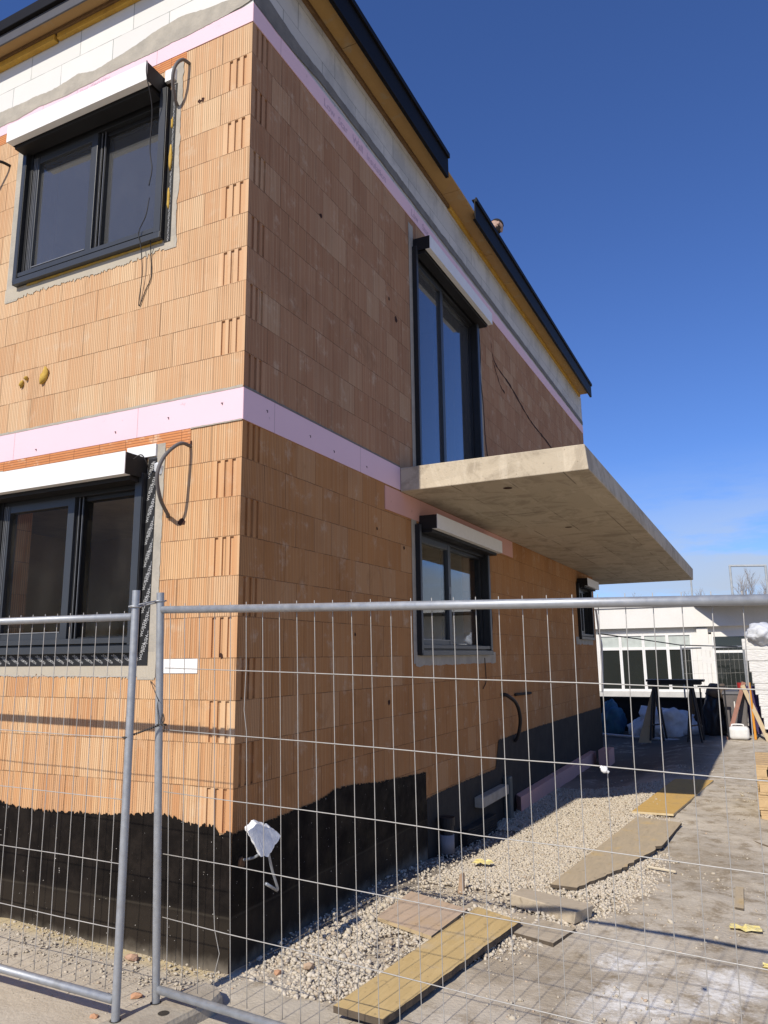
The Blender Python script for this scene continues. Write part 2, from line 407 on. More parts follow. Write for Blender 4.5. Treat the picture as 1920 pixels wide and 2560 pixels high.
mx = wn.new('ShaderNodeMix'); mx.data_type = 'RGBA'; wl.new(cl, mx.inputs[0]); gn = wn.new('ShaderNodeMix'); gn.data_type = 'RGBA'; gn.blend_type = 'MULTIPLY'; gn.inputs[0].default_value = 1
wl.new(sky.outputs[0], gn.inputs[6]); gn.inputs[7].default_value = (1.04, 1.42, 2.3, 1)
wl.new(gn.outputs[2], mx.inputs[6]); mx.inputs[7].default_value = (8.5, 10.0, 12.5, 1)
wl.new(mx.outputs[2], bg.inputs[0])
sc.cycles.diffuse_bounces = 3
sc.view_settings.view_transform = 'Standard'; sc.view_settings.look = 'None'; sc.view_settings.exposure = 0; sc.view_settings.gamma = 1

# ------------------------------------------------------------------ ground
def gh(x, y):
    """broad height of the site"""
    z = .05 * sstep(y, 3.5, 6) * sstep(x, .9, 1.6) * (1 - sstep(y, 9, 13)) - .14 * sstep(y, 1.5, 4.5) * (1 - sstep(x, .35, 1.7)) * (1 - sstep(y, 13, 16) * .4)
    if x < .0 and y < .3: z = max(z, .05 * sstep(-x, .2, 2.0) * sstep(y, -.6, -.05))
    return z
def ground():
    t = NT('site dirt and dust'); x, y, z = t.sep(t.co)
    n1 = t.noise(1.1, 8, .62); n2 = t.noise(6, 7, .65); n3 = t.noise(45, 5, .6)
    c = t.mix(t.ramp(n1, [(.36, 0.), (.64, 1.)]), (.41, .355, .275), (.55, .49, .395))
    c = t.mix(t.math('MULTIPLY', t.rng(n2, .45, .66), .75), c, (.22, .165, .10))
    c = t.mix(t.math('MULTIPLY', t.rng(n3, .5, .66), .5), c, (.58, .50, .38))
    def blob(cx, cy, rx, ry, e=.5):
        dx = t.math('DIVIDE', t.math('SUBTRACT', x, cx), rx); dy = t.math('DIVIDE', t.math('SUBTRACT', y, cy), ry)
        d = t.math('ADD', t.math('MULTIPLY', dx, dx), t.math('MULTIPLY', dy, dy))
        d = t.math('ADD', d, t.math('MULTIPLY', t.math('SUBTRACT', t.noise(4, 9, .75, dist=.5), .5), 6.5))
        return t.rng(d, 1.2, 1.2 - e * 2.6)
    # pale cement dust in front of the fence and along the house front
    front = t.rng(t.math('ADD', t.math('ADD', y, t.math('MULTIPLY', x, .15)), t.math('MULTIPLY', t.math('SUBTRACT', n2, .5), .35)), .12, -.1)
    fx = t.rng(x, 1.15, .75); front = t.math('MULTIPLY', front, fx)
    c = t.mix(t.math('MULTIPLY', front, .85), c, t.mix(n2, (.53, .47, .37), (.42, .365, .28)))
    sand = t.math('MULTIPLY', t.rng(t.math('ADD', y, t.math('MULTIPLY', n2, .12)), -.10, .03), t.rng(x, .1, -.2)); sand = t.math('MULTIPLY', sand, t.rng(y, .4, .3)); c = t.mix(t.math('MULTIPLY', sand, .7), c, (.58, .45, .22))
    gv = t.math('MULTIPLY', t.rng(t.math('ADD', x, t.math('MULTIPLY', t.math('SUBTRACT', n2, .5), .5)), 1.9, 1.4), t.rng(y, .0, .25)); gv = t.math('MULTIPLY', gv, t.rng(x, -.3, -.1)); c = t.mix(t.math('MULTIPLY', gv, .75), c, (.50, .43, .33))
    bare = t.math('MULTIPLY', t.rng(t.math('SUBTRACT', x, t.math('MULTIPLY', y, .12)), .22, .0), t.rng(y, -.02, .15)); c = t.mix(t.math('MULTIPLY', bare, .8), c, (.215, .185, .15))  # bare dust strip by the wall, painted darker to deepen the shade there
    yard = t.math('MULTIPLY', t.rng(t.math('ADD', y, t.math('MULTIPLY', t.math('SUBTRACT', n1, .5), 3)), 7.4, 9.2), t.rng(t.math('ADD', x, t.math('MULTIPLY', t.math('SUBTRACT', n2, .5), .8)), 2.3, 1.7)); c = t.mix(t.math('MULTIPLY', yard, .8), c, (.105, .088, .07))  # house and slab shade painted into the yard ground colour
    wd = t.math('MULTIPLY', t.rng(t.noise(1.7, 9, .7, dist=.4), .52, .66), t.rng(t.noise(11, 6, .7), .38, .6)); c = t.mix(t.math('MULTIPLY', wd, .6), c, (.62, .565, .47))
    # brown trodden earth
    c = t.mix(t.math('MULTIPLY', blob(1.55, .75, .55, .45), .45), c, (.25, .195, .125))
    c = t.mix(t.math('MULTIPLY', blob(2.3, 3.6, .55, 1.1), .35), c, (.27, .215, .145))
    # lime spills
    for b in ((2.12, .52, .30, .30), (2.5, .93, .24, .28), (1.98, 1.05, .2, .16)):
        c = t.mix(t.math('MULTIPLY', t.math('MULTIPLY', blob(*b), t.rng(t.noise(16, 6, .7), .34, .58, .25, 1)), .85), c, (.78, .755, .70))
    t.bump(t.math('ADD', t.math('MULTIPLY', n2, .7), t.math('MULTIPLY', n3, .5)), .55, .02)
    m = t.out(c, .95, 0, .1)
    def br(lo, hi, step, far):
        a = list(np.arange(lo, hi + 1e-6, step)); k = step; v = hi
        up = []; 
        while v < far: k *= 1.6; v += k; up.append(v)
        k = step; v = lo; dn = []
        while v > -far: k *= 1.6; v -= k; dn.append(v)
        return dn[::-1] + a + up
    xs = br(-3.2, 4.2, .055, 900); ys = br(-2.2, 9, .055, 900)
    vs = []
    for yy in ys:
        for xx in xs:
            h = gh(xx, yy)
            if -4 < xx < 6 and -3 < yy < 18:
                h += .020 * mnoise.noise(Vector((xx*1.1, yy*.8, 5))) * sstep(xx, .9, 1.8) + .012 * mnoise.noise(Vector((xx*4, yy*3, 8))) * sstep(xx, .9, 1.8) + .012 * mnoise.noise(Vector((xx*2, yy*2, 0))) + .007 * mnoise.noise(Vector((xx*7, yy*7, 3)))
            vs.append((xx, yy, h))
    n = len(xs); fs = [(j*n+i, j*n+i+1, (j+1)*n+i+1, (j+1)*n+i) for j in range(len(ys)-1) for i in range(n-1)]
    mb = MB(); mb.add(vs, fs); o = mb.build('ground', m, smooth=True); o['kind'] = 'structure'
ground()

def pebble_field(name, pts, sizes, mat, label, cat, sub=1, flat=.62):
    bm = bmesh.new(); bmesh.ops.create_icosphere(bm, subdivisions=sub, radius=1)
    T = np.array([v.co[:] for v in bm.verts]); F = np.array([[v.index for v in f.verts] for f in bm.faces]); bm.free()
    N = len(pts); nv = len(T)
    q = rng.normal(size=(N, 4)); q /= np.linalg.norm(q, axis=1)[:, None]
    w_, x_, y_, z_ = q.T
    R = np.stack([np.stack([1-2*(y_*y_+z_*z_), 2*(x_*y_-z_*w_), 2*(x_*z_+y_*w_)], 1), np.stack([2*(x_*y_+z_*w_), 1-2*(x_*x_+z_*z_), 2*(y_*z_-x_*w_)], 1), np.stack([2*(x_*z_-y_*w_), 2*(y_*z_+x_*w_), 1-2*(x_*x_+y_*y_)], 1)], 1)
    S = sizes[:, None] * np.stack([rng.uniform(.8, 1.35, N), rng.uniform(.6, 1., N), rng.uniform(.45, .8, N)], 1)
    jit = 1 + rng.uniform(-.16, .16, (N, nv, 1))
    V = T[None] * S[:, None, :] * jit
    V = np.einsum('nij,nvj->nvi', R, V); V[:, :, 2] *= .8
    V = V + np.asarray(pts)[:, None, :]
    me = bpy.data.meshes.new(name)
    VV = V.reshape(-1, 3); FF = (F[None] + (np.arange(N) * nv)[:, None, None]).reshape(-1, 3)
    me.vertices.add(len(VV)); me.vertices.foreach_set('co', VV.ravel())
    me.loops.add(FF.size); me.loops.foreach_set('vertex_index', FF.ravel().astype(np.int32))
    me.polygons.add(len(FF)); me.polygons.foreach_set('loop_start', (np.arange(len(FF)) * 3).astype(np.int32)); me.polygons.foreach_set('loop_total', np.full(len(FF), 3, np.int32))
    me.polygons.foreach_set('use_smooth', np.ones(len(FF), bool))
    me.update(); me.validate(); me.materials.append(mat)
    o = bpy.data.objects.new(name, me); col.objects.link(o); tag(o, label, cat, kind='stuff'); return o
def pebble_mat(name, a, b, c):
    t = NT(name); g = t.n.new('ShaderNodeNewGeometry').outputs['Random Per Island']
    k = t.ramp(g, [(0, a), (.45, b), (.8, a), (.93, c), (1., tuple(x*.8 for x in a))])
    k = t.mix(t.math('MULTIPLY', t.noise(60, 4), .3), k, tuple(x*.6 for x in a)); return t.out(k, .85, 0, .2)
m_peb = pebble_mat('pale river gravel', (.52, .455, .35), (.61, .54, .435), (.44, .35, .25))
m_rub = pebble_mat('mortar rubble', (.52, .46, .36), (.44, .38, .29), (.46, .33, .22))
def gravel():
    pts = []; sz = []
    def xr(y): return float(np.interp(y, [-.1, 0, .6, 1.2, 2, 3, 4, 5, 6, 8, 11], [.62, .85, 1.15, 1.45, 1.9, 2.0, 1.85, 1.75, 1.75, 1.7, 1.6]))
    N = 118000
    for _ in range(N):
        y = random.uniform(-.12, 7.3)
        if random.random() > np.interp(y, [0, 2.5, 5, 7.3], [1, .8, .55, .4]): continue
        x = random.uniform(.015, 2.1)
        if y < 4.5 and x < .07 + .12*min(y, 2.4) + .05*mnoise.noise(Vector((y*3, 4, 0))) and random.random() < .88: continue
        lim = xr(y) + .10 * mnoise.noise(Vector((y*2.5, 1, 0)))
        if y < .02 - .25 * x + .04 * mnoise.noise(Vector((x*6, 2, 0))) : continue
        e = lim - x
        if e < -.12 or (e < .15 and random.random() > .25 + e * 3): continue
        bare = mnoise.noise(Vector((x*2.2, y*1.4, 7)))
        if bare > .22 and y < 2 and random.random() < .8: continue
        s = (random.choice((.003, .004, .005, .006, .008, .010, .012, .016)) if y < 2.2 else random.choice((.006, .008, .010, .012, .015))) * random.uniform(.75, 1.25)
        if y < 1.6 and random.random() < .12: s *= 1.5
        heap = .035 * sstep(e, 0, .4) * sstep(y, 0, .6)
        pts.append((x, y, gh(x, y) + heap * .6 + random.uniform(-.2, .5) * s)); sz.append(s)
    pebble_field('gravel', np.array(pts), np.array(sz), m_peb, 'pale round gravel spread along the shaded side of the house', 'gravel')
    pts = []; sz = []
    for _ in range(9000):
        if random.random() < .36:
            x = random.uniform(-3.2, .15); y = -abs(random.gauss(0, .25)) ; 
            if y < -.75: continue
            s = random.choice((.002, .002, .003, .003, .004, .005, .007, .011)) * random.uniform(.7, 1.3)
        else:
            x = random.uniform(.6, 3.4); y = random.uniform(-1.2, 9); s = random.choice((.003, .004, .005, .007, .010, .010 if random.random() < .8 else .022)) * random.uniform(.7, 1.3)
            if mnoise.noise(Vector((x*2, y*1.2, 2))) < -.05: continue
        pts.append((x, y, gh(x, y) + s * .3)); sz.append(s)
    pebble_field('rubble', np.array(pts), np.array(sz), m_rub, 'loose mortar crumbs and small stones strewn over the dirt', 'rubble')
gravel()

# ------------------------------------------------------------------ the house
B0, T0 = 3.23, 3.446
XL, YB, ZT = -8.0, 11.45, 6.98
house = thing('house', 'unfinished two storey clay brick house with pink insulation bands and black base coating', 'house')
ML = lambda u, d, z: (u, -d, z)          # front (sunlit) facade: u = x, d = outward
MR = lambda u, d, z: (d, u, z)           # side (shaded) facade: u = y, d = outward
# openings: (u0, u1, z0, z1)
OPF = [(-2.26, -.78, 1.78, 3.05), (-2.26, -.74, 4.69, 6.02)]
OPS = [(2.78, 4.70, 3.46, 6.0), (2.72, 4.78, 1.75, 2.98), (9.87, 11.03, 2.0, 3.02)]
def in_op(ops, u, z):
    return any(a < u < b and c < z < d for a, b, c, d in ops)
def wall(name, M, u0, u1, z0, z1, ops, mat, zc, grooved, usign, notch=True, depth=0., reveal=.3):
    us = {u0, u1}; zs = {z0, z1}
    for a, b, c, d in ops:
        us |= {a, b}; zs |= {c, d}
    gro = []
    if notch:
        k = math.floor((z0 - zc) / .25)
        while zc + k * .25 < z1:
            if k % 2 == grooved:
                za, zb = max(z0, zc + k*.25 + .004), min(z1, zc + (k+1)*.25 - .004)
                if zb > za:
                    zs |= {za, zb}; gro.append((za, zb))
            k += 1
        nu = [(.045, .074), (.105, .134), (.165, .194)]
        for a, b in nu: us |= {usign*a, usign*b}
    us = sorted(x for x in us if min(u0,u1)-1e-9 <= x <= max(u0,u1)+1e-9); zs = sorted(x for x in zs if z0-1e-9 <= x <= z1+1e-9)
    def dep(i, j):
        if i < 0 or j < 0 or i >= len(us)-1 or j >= len(zs)-1: return None
        u = (us[i]+us[i+1])/2; z = (zs[j]+zs[j+1])/2
        if in_op(ops, u, z): return 'hole'
        if notch and any(a < z < b for a, b in gro) and any(a < abs(u) < b for a, b in nu): return .013
        return 0.
    mb = MB()
    for i in range(len(us)-1):
        for j in range(len(zs)-1):
            d = dep(i, j)
            if d is None or d == 'hole': continue
            q = [(us[i], zs[j]), (us[i+1], zs[j]), (us[i+1], zs[j+1]), (us[i], zs[j+1])]
            mb.add([M(u, -d - depth, z) for u, z in q], [(0, 1, 2, 3)])
            for (a, b, ii, jj) in ((0,1,i,j-1), (1,2,i+1,j), (2,3,i,j+1), (3,0,i-1,j)):
                e = dep(ii, jj)
                if e is None: continue
                e = reveal if e == 'hole' else e
                if e > d:
                    (ua, za), (ub, zb) = q[a], q[b]
                    mb.add([M(ua,-d-depth,za), M(ub,-d-depth,zb), M(ub,-e-depth,zb), M(ua,-e-depth,za)], [(0,1,2,3)])
    return mb.build(name, mat, house)
wall('brick_wall', ML, XL, 0, -.4, B0 + .1, OPF, brick_lo_f, B0, 0, -1)
wall('brick_wall', ML, XL, 0, B0 + .1, 6.3, OPF, brick_up_f, T0, 1, -1)
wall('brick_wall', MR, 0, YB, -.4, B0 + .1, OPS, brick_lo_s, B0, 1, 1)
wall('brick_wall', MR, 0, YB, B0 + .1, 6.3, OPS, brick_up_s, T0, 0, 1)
wall('block_wall', ML, XL, 0, 6.3, ZT, [], m_aac, 0, 0, -1, notch=False)
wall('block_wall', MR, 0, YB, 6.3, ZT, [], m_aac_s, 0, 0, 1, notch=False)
# inner leaf, floors, partitions (real room volumes behind the glass)
wall('inner_wall', ML, XL, -.3, -.4, ZT, OPF, m_plaster, 0, 0, -1, notch=False, depth=.3, reveal=.0)
wall('inner_wall', MR, .3, YB, -.4, ZT, OPS, m_plaster, 0, 0, 1, notch=False, depth=.3, reveal=.0)
mb = MB(); mb.box((XL, YB, -.4), (-.002, YB + .02, ZT)); mb.box((XL - .02, 0, -.4), (XL, YB + .02, ZT)); mb.build('rear_wall', brick_lo_s, house)
mb = MB()
for z in (.55, 3.1, 6.6): mb.box((XL, .302, z), (-.302, YB, z + (.1 if z < 1 else .3)))
mb.build('floor_slab', m_floor, house)
mb = MB()
mb.box((-4.4, .302, .65), (-4.25, YB, 3.1)); mb.box((-4.25, 2.6, .65), (-.302, 2.75, 3.1)); mb.box((-4.4, .302, 3.4), (-4.25, YB, 6.6)); mb.box((-4.25, 2.3, 3.4), (-.302, 2.45, 6.6)); mb.box((-4.25, 6.3, .65), (-.302, 6.4, 3.1)); mb.box((-4.25, 6.3, 3.4), (-.302, 6.4, 6.6))
mb.build('partition_wall', m_plaster, house)
# roof
mb = MB()
mb.box((XL - .2, -.13, 7.02), (.10, YB - .1, 7.09)); mb.build('roof', m_fascia, house)
mb = MB()
ys = [-.15, 1.25, 3.63, 5.15, 6.0, 8.4, 10.0, 11.28]
for a, b in zip(ys[:-1], ys[1:]): mb.box((.0, a + .003, 6.985), (.236, b - .003, 7.012 + random.uniform(-.002, .002)))
xs = [XL, -5.2, -2.9, -.45, -.003]
for a, b in zip(xs[:-1], xs[1:]): mb.box((a + .003, -.165, 6.952), (b - .003, -.002, 6.975))
build_each(mb, 'soffit', m_soffit, house)
mb = MB(); mb.box((.0, 3.85, 6.93), (.035, 11.25, 6.984)); mb.box((XL, -.05, 6.862), (-2.02, -.002, 6.92)); mb.box((-2.0, -.04, 6.872), (-.02, -.002, 6.93)); build_each(mb, 'yellow_batten', m_beamy, house, bev=.004)
mb = MB(); mb.box((.0, -.03, 6.945), (.03, 3.84, 6.984)); mb.box((XL, -.06, 6.922), (-.02, -.002, 6.95)); build_each(mb, 'dark_batten', m_battend, house)
for a, b in ((-.20, 3.25), (4.14, 11.30)):
    mb = MB()
    mb.box((.237, a, 6.90), (.252, b, 7.17)); mb.box((.21, a, 7.155), (.236, b, 7.17)); mb.box((.253, a, 7.13), (.275, b, 7.185))
    mb.box((.215, a, 6.90), (.236, b, 6.908))
    mb.build('roof_fascia', m_fascia, house, bev=.003)
mb = MB(); mb.box((XL - .2, -.182, 6.906), (.2, -.168, 7.005)); mb.build('eave_flashing', m_fascia_g, house, bev=.003)
mb = MB(); mb.box((XL - .2, -.215, 7.008), (.2, -.17, 7.115)); mb.build('eave_gutter', m_fascia, house, bev=.006)

# ragged surface strips (render, coatings) a few mm proud of the wall
def strip(M, u0, u1, top, bot, step, off, jt=0, jb=0, seed=0, f=6):
    mb = MB(); n = max(2, int(abs(u1-u0)/step)); vs = []
    for i in range(n + 1):
        u = u0 + (u1-u0)*i/n
        a = top(u) + jt * (mnoise.noise(Vector((u*f, seed, 1))) + .6*mnoise.noise(Vector((u*f*5, seed, 2))))
        b = bot(u) + jb * (mnoise.noise(Vector((u*f, seed, 5))) + .6*mnoise.noise(Vector((u*f*5, seed, 6))))
        vs += [M(u, off, b), M(u, off, max(a, b + .002))]
    mb.add(vs, [(2*i, 2*i+2, 2*i+3, 2*i+1) for i in range(n)]); return mb
def vstrip(M, z0, z1, right, left, step, off, j=0, seed=0, f=6):
    mb = MB(); n = max(2, int((z1-z0)/step)); vs = []
    for i in range(n + 1):
        z = z0 + (z1-z0)*i/n
        a = right + j*(mnoise.noise(Vector((z*f, seed, 1))) + .6*mnoise.noise(Vector((z*f*4, seed, 2)))); b = left + j*.6*(mnoise.noise(Vector((z*f, seed, 5))))
        vs += [M(b, off, z), M(a, off, z)]
    mb.add(vs, [(2*i, 2*i+1, 2*i+3, 2*i+2) for i in range(n)]); return mb
def itp(xs, zs): return lambda u: float(np.interp(u, xs, zs))
C = lambda z: (lambda u: z)
# pink insulation bands
mb = MB(); mb.box((XL, -.006, B0), (.004, .0, T0)); mb.build('insulation_band', m_pink, house, bev=.001)
mb = MB(); mb.box((-.001, -.004, B0), (.006, 2.383, T0 - .002)); mb.build('insulation_band', m_pink, house)
mb = MB(); mb.box((XL, -.006, 6.196), (.004, .0, 6.345)); mb.build('insulation_band', m_pink, house)
mb = MB(); mb.box((-.001, -.004, 6.196), (.006, YB, 6.352)); mb.build('insulation_band', m_pink, house)
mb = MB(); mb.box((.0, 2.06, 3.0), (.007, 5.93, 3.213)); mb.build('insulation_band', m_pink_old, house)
# mortar smears above and below the bands
strip(ML, XL, .0, itp([-2.7,-2.4,-2.0,-1.75,-1.55,-1.2,-.94,-.7,-.5,-.2,0], [6.44,6.43,6.42,6.45,6.41,6.45,6.50,6.53,6.50,6.46,6.42]), itp([-2.44,-2.2,-1.86,-1.4,-.9,-.4,-.1,0], [6.285,6.312,6.295,6.32,6.32,6.335,6.36,6.38]), .02, .009, .012, .008, 3).build('mortar_smear', m_mortar, house)
strip(MR, -.0, YB, itp([0,.2,.6,1.1,2,4,8,11], [6.56,6.53,6.49,6.50,6.50,6.49,6.47,6.46]), itp([0,.3,.5,.9,1.2,2,4,8,11], [6.36,6.345,6.36,6.40,6.41,6.40,6.40,6.39,6.38]), .03, .010, .013, .010, 9).build('mortar_smear', m_mortar_d, house)
strip(ML, XL, -.0, C(T0 + .016), C(T0 - .001), .015, .008, .006, .002, 4, 14).build('mortar_smear', m_mortar, house)
strip(MR, .0, 2.38, C(T0 + .012), C(T0 - .001), .015, .008, .005, .002, 5, 14).build('mortar_smear', m_mortar_d, house)
strip(ML, -.42, -.0, C(B0 + .003), C(B0 - .006), .02, .008, .003, .003, 6, 14).build('mortar_smear', m_mortar, house)
# bitumen / base coats
rb = lambda u: 0
def fringe(xs, zs, amp, seed):
    r = random.Random(seed); base = itp(xs, zs)
    cells = {}
    def fn(u):
        k = math.floor(u / .0128)
        if k not in cells: cells[k] = r.uniform(-amp, amp) * (1.8 if r.random() < .15 else 1)
        return base(u) + cells[k]
    return fn
strip(ML, XL, -.0, fringe([-8,-1.98,-1.82,-1.47,-1.3,-1.1,-.84,-.59,-.41,-.29,-.2,-.13,-.09,0], [.79,.781,.757,.749,.756,.766,.777,.801,.793,.763,.766,.772,.728,.743], .009, 2), C(-.35), .0042, .006).build('bitumen_coating', m_tar, house)
strip(MR, -.006, 2.84, fringe([0,.32,.74,.94,1.1,1.16,1.46,1.88,2.84], [.731,.735,.752,.756,.779,.796,.791,.743,.69], .006, 3), C(-.4), .006, .006).build('bitumen_coating', m_tar, house)
strip(MR, 2.842, YB, fringe([2.84,3.4,4.85,4.87,5.0,5.02,6.2,8,11.45], [.457,.47,.452,.46,.74,.756,.76,.75,.72], .006, 4), C(-.4), .008, .007).build('base_coating', m_base, house)
# cement around openings
def grp(name, mbs, mat):
    a = MB()
    for m in mbs: a.add(m.v, m.f)
    return build_each(a, name, mat, house)
grp('window_mortar', [vstrip(ML, 1.60, 3.16, -.632, -.78, .02, .004, .012, 1), vstrip(ML, 1.60, 3.16, -2.25, -2.38, .02, .004, .012, 2)], m_mortar)
strip(ML, -2.33, -.63, C(1.775), fringe([-2.3,-.63],[1.625,1.61],.008,8), .0064, .0045, 0, .012, 7).build('window_mortar', m_ribmortar, house)
grp('window_mortar', [vstrip(ML, 4.60, 6.12, -.625, -.735, .015, .004, .022, 3, 4), vstrip(ML, 4.57, 6.0, -2.26, -2.40, .02, .004, .010, 4)], m_mortar)
strip(ML, -2.41, -.64, C(4.69), fringe([-2.4,-1.9,-1.3,-.7],[4.58,4.60,4.58,4.615],.010,9), .0064, .0045, 0, .015, 8).build('window_mortar', m_ribmortar, house)
grp('window_mortar', [vstrip(MR, 3.45, 6.12, 2.79, 2.68, .03, .004, .012, 5), vstrip(MR, 3.5, 6.0, 4.90, 4.70, .03, .004, .01, 6)], m_mortar)
grp('window_mortar', [vstrip(MR, 1.66, 3.0, 2.74, 2.62, .03, .004, .012, 7), vstrip(MR, 1.66, 2.95, 4.92, 4.75, .03, .004, .01, 8)], m_mortar)
strip(MR, 2.66, 5.03, C(1.765), C(1.64), .02, .0055, 0, .018, 11).build('window_mortar', m_mortar, house)
strip(MR, 9.6, 11.1, C(2.03), C(1.9), .03, .0055, 0, .02, 12).build('window_mortar', m_mortar, house)
# lintels
mb = MB(); mb.box((XL, -.003, 3.125), (-.42, .0, B0)); mb.build('lintel', m_lintel, house)
mb = MB(); mb.box((XL, -.003, 6.105), (-.6, .0, 6.196)); mb.build('lintel', m_lintel, house)
# small wall marks
mb = MB(); mb.box((-.575, -.006, 1.640), (-.292, -.001, 1.728)); mb.build('white_tape', m_white, house)
m_foamy = plain('yellow expanding foam', (.55,.36,.07), (.38,.23,.04), .8, 20, bump=.8, bscale=60)
mb = MB()
for (x, z, a, b, s) in ((-1.866, 3.856, .035, .07, 1), (-2.107, 3.833, .014, .03, 2), (-2.06, 3.87, .012, .018, 3)): mb.ico((x, -.012, z), (a, .02, b), 2, .5, Matrix.Rotation(.35, 3, 'Y'), seed=s)
build_each(mb, 'foam_blob', m_foamy, house, smooth=True)
m_hole = plain('dark broken hole', (.05,.02,.012), rough=.95)
def hole(M, u, z, r, seed):
    rr = random.Random(seed); k = 9
    return [M(u + r*(.6+.8*rr.random())*math.cos(2*PI*i/k), .002, z + r*(.6+.8*rr.random())*math.sin(2*PI*i/k)) for i in range(k)]
mb = MB()
for i, (M, u, z, r) in enumerate(((ML,-.468,2.605,.026), (ML,-.43,5.72,.018), (ML,-.46,5.72,.015), (ML,-.42,3.13,.02), (ML,-.115,1.745,.016), (MR,.95,5.2,.02), (MR,2.35,4.9,.03), (MR,2.2,5.05,.02), (MR,2.1,1.35,.025), (MR,2.45,2.7,.02), (MR,1.5,1.9,.014), (MR,1.9,2.8,.014))):
    mb.add(hole(M, u, z, r, i), [tuple(range(9))])
build_each(mb, 'broken_hole', m_hole, house)
# chased cracks on the upper side wall
def ribbon(M, pts, wd, seed):
    r = random.Random(seed); vs = []; fs = []
    P = smooth_path([(u, 0, z) for u, z in pts], 10)
    for i, p in enumerate(P):
        ww = wd * r.uniform(.3, 1.2); vs += [M(p.x + r.uniform(-.01,.01), .003, p.z + ww), M(p.x, .003, p.z - ww)]
    m = MB(); m.add(vs, [(2*i, 2*i+2, 2*i+3, 2*i+1) for i in range(len(P)-1)]); return m
grp('wall_crack', [ribbon(MR, [(5.35, 5.85), (5.5, 5.6), (6.2, 5.5), (7.2, 5.28), (8.2, 5.2), (9.4, 5.05)], .022, 1), ribbon(MR, [(5.4, 5.6), (5.7, 5.35), (5.9, 5.3)], .016, 2), ribbon(MR, [(9.6, 5.0), (10.4, 4.95)], .03, 3)], m_hole)
# wall writing on the insulation
def text(name, s, size, loc, rot, mat, parent, sx=1):
    cu = bpy.data.curves.new(name, 'FONT'); cu.body = s; cu.size = size; cu.extrude = .0004
    tmp = bpy.data.objects.new(name, cu); col.objects.link(tmp)
    dg = bpy.context.evaluated_depsgraph_get(); me = bpy.data.meshes.new_from_object(tmp.evaluated_get(dg))
    bpy.data.objects.remove(tmp); bpy.data.curves.remove(cu)
    me.materials.clear(); me.materials.append(mat)
    o = bpy.data.objects.new(name, me); col.objects.link(o); o.parent = parent
    o.location = Vector(loc) - parent_loc(parent); o.rotation_euler = rot; o.scale = (sx, 1, 1); return o
m_ink = plain('faded print', (.66,.47,.56), rough=.9)
text('printed_text', 'Low density', .075, (-1.75, -.0075, 6.255), (PI/2, 0, 0), m_ink, house)
m_ink2 = plain('faded print side', (.58,.42,.50), rough=.9)
for s, y in (('Low', .98), ('Star', 1.22), ('Wall', 1.48), ('Insulation', 1.75), ('Low', 2.75), ('Star', 3.05)):
    text('printed_text', s, .105, (.0075, y, 6.235), (PI/2, 0, PI/2), m_ink2, house)
mb = MB()
for x, z in ((-.17, 3.36), (-.62, 3.33), (-1.1, 3.3), (-1.9, 3.28)): mb.box((x, -.010, z), (x+.012, -.006, z+.004)); mb.box((x+.009, -.010, z-.012), (x+.012, -.006, z))
for y, z in ((.25, 3.36), (.8, 3.33), (1.15, 3.3), (1.7, 3.3)): mb.box((.006, y, z), (.010, y+.012, z+.004)); mb.box((.006, y+.01, z-.012), (.010, y+.012, z))
build_each(mb, 'fixing_nail', m_rubber, house)

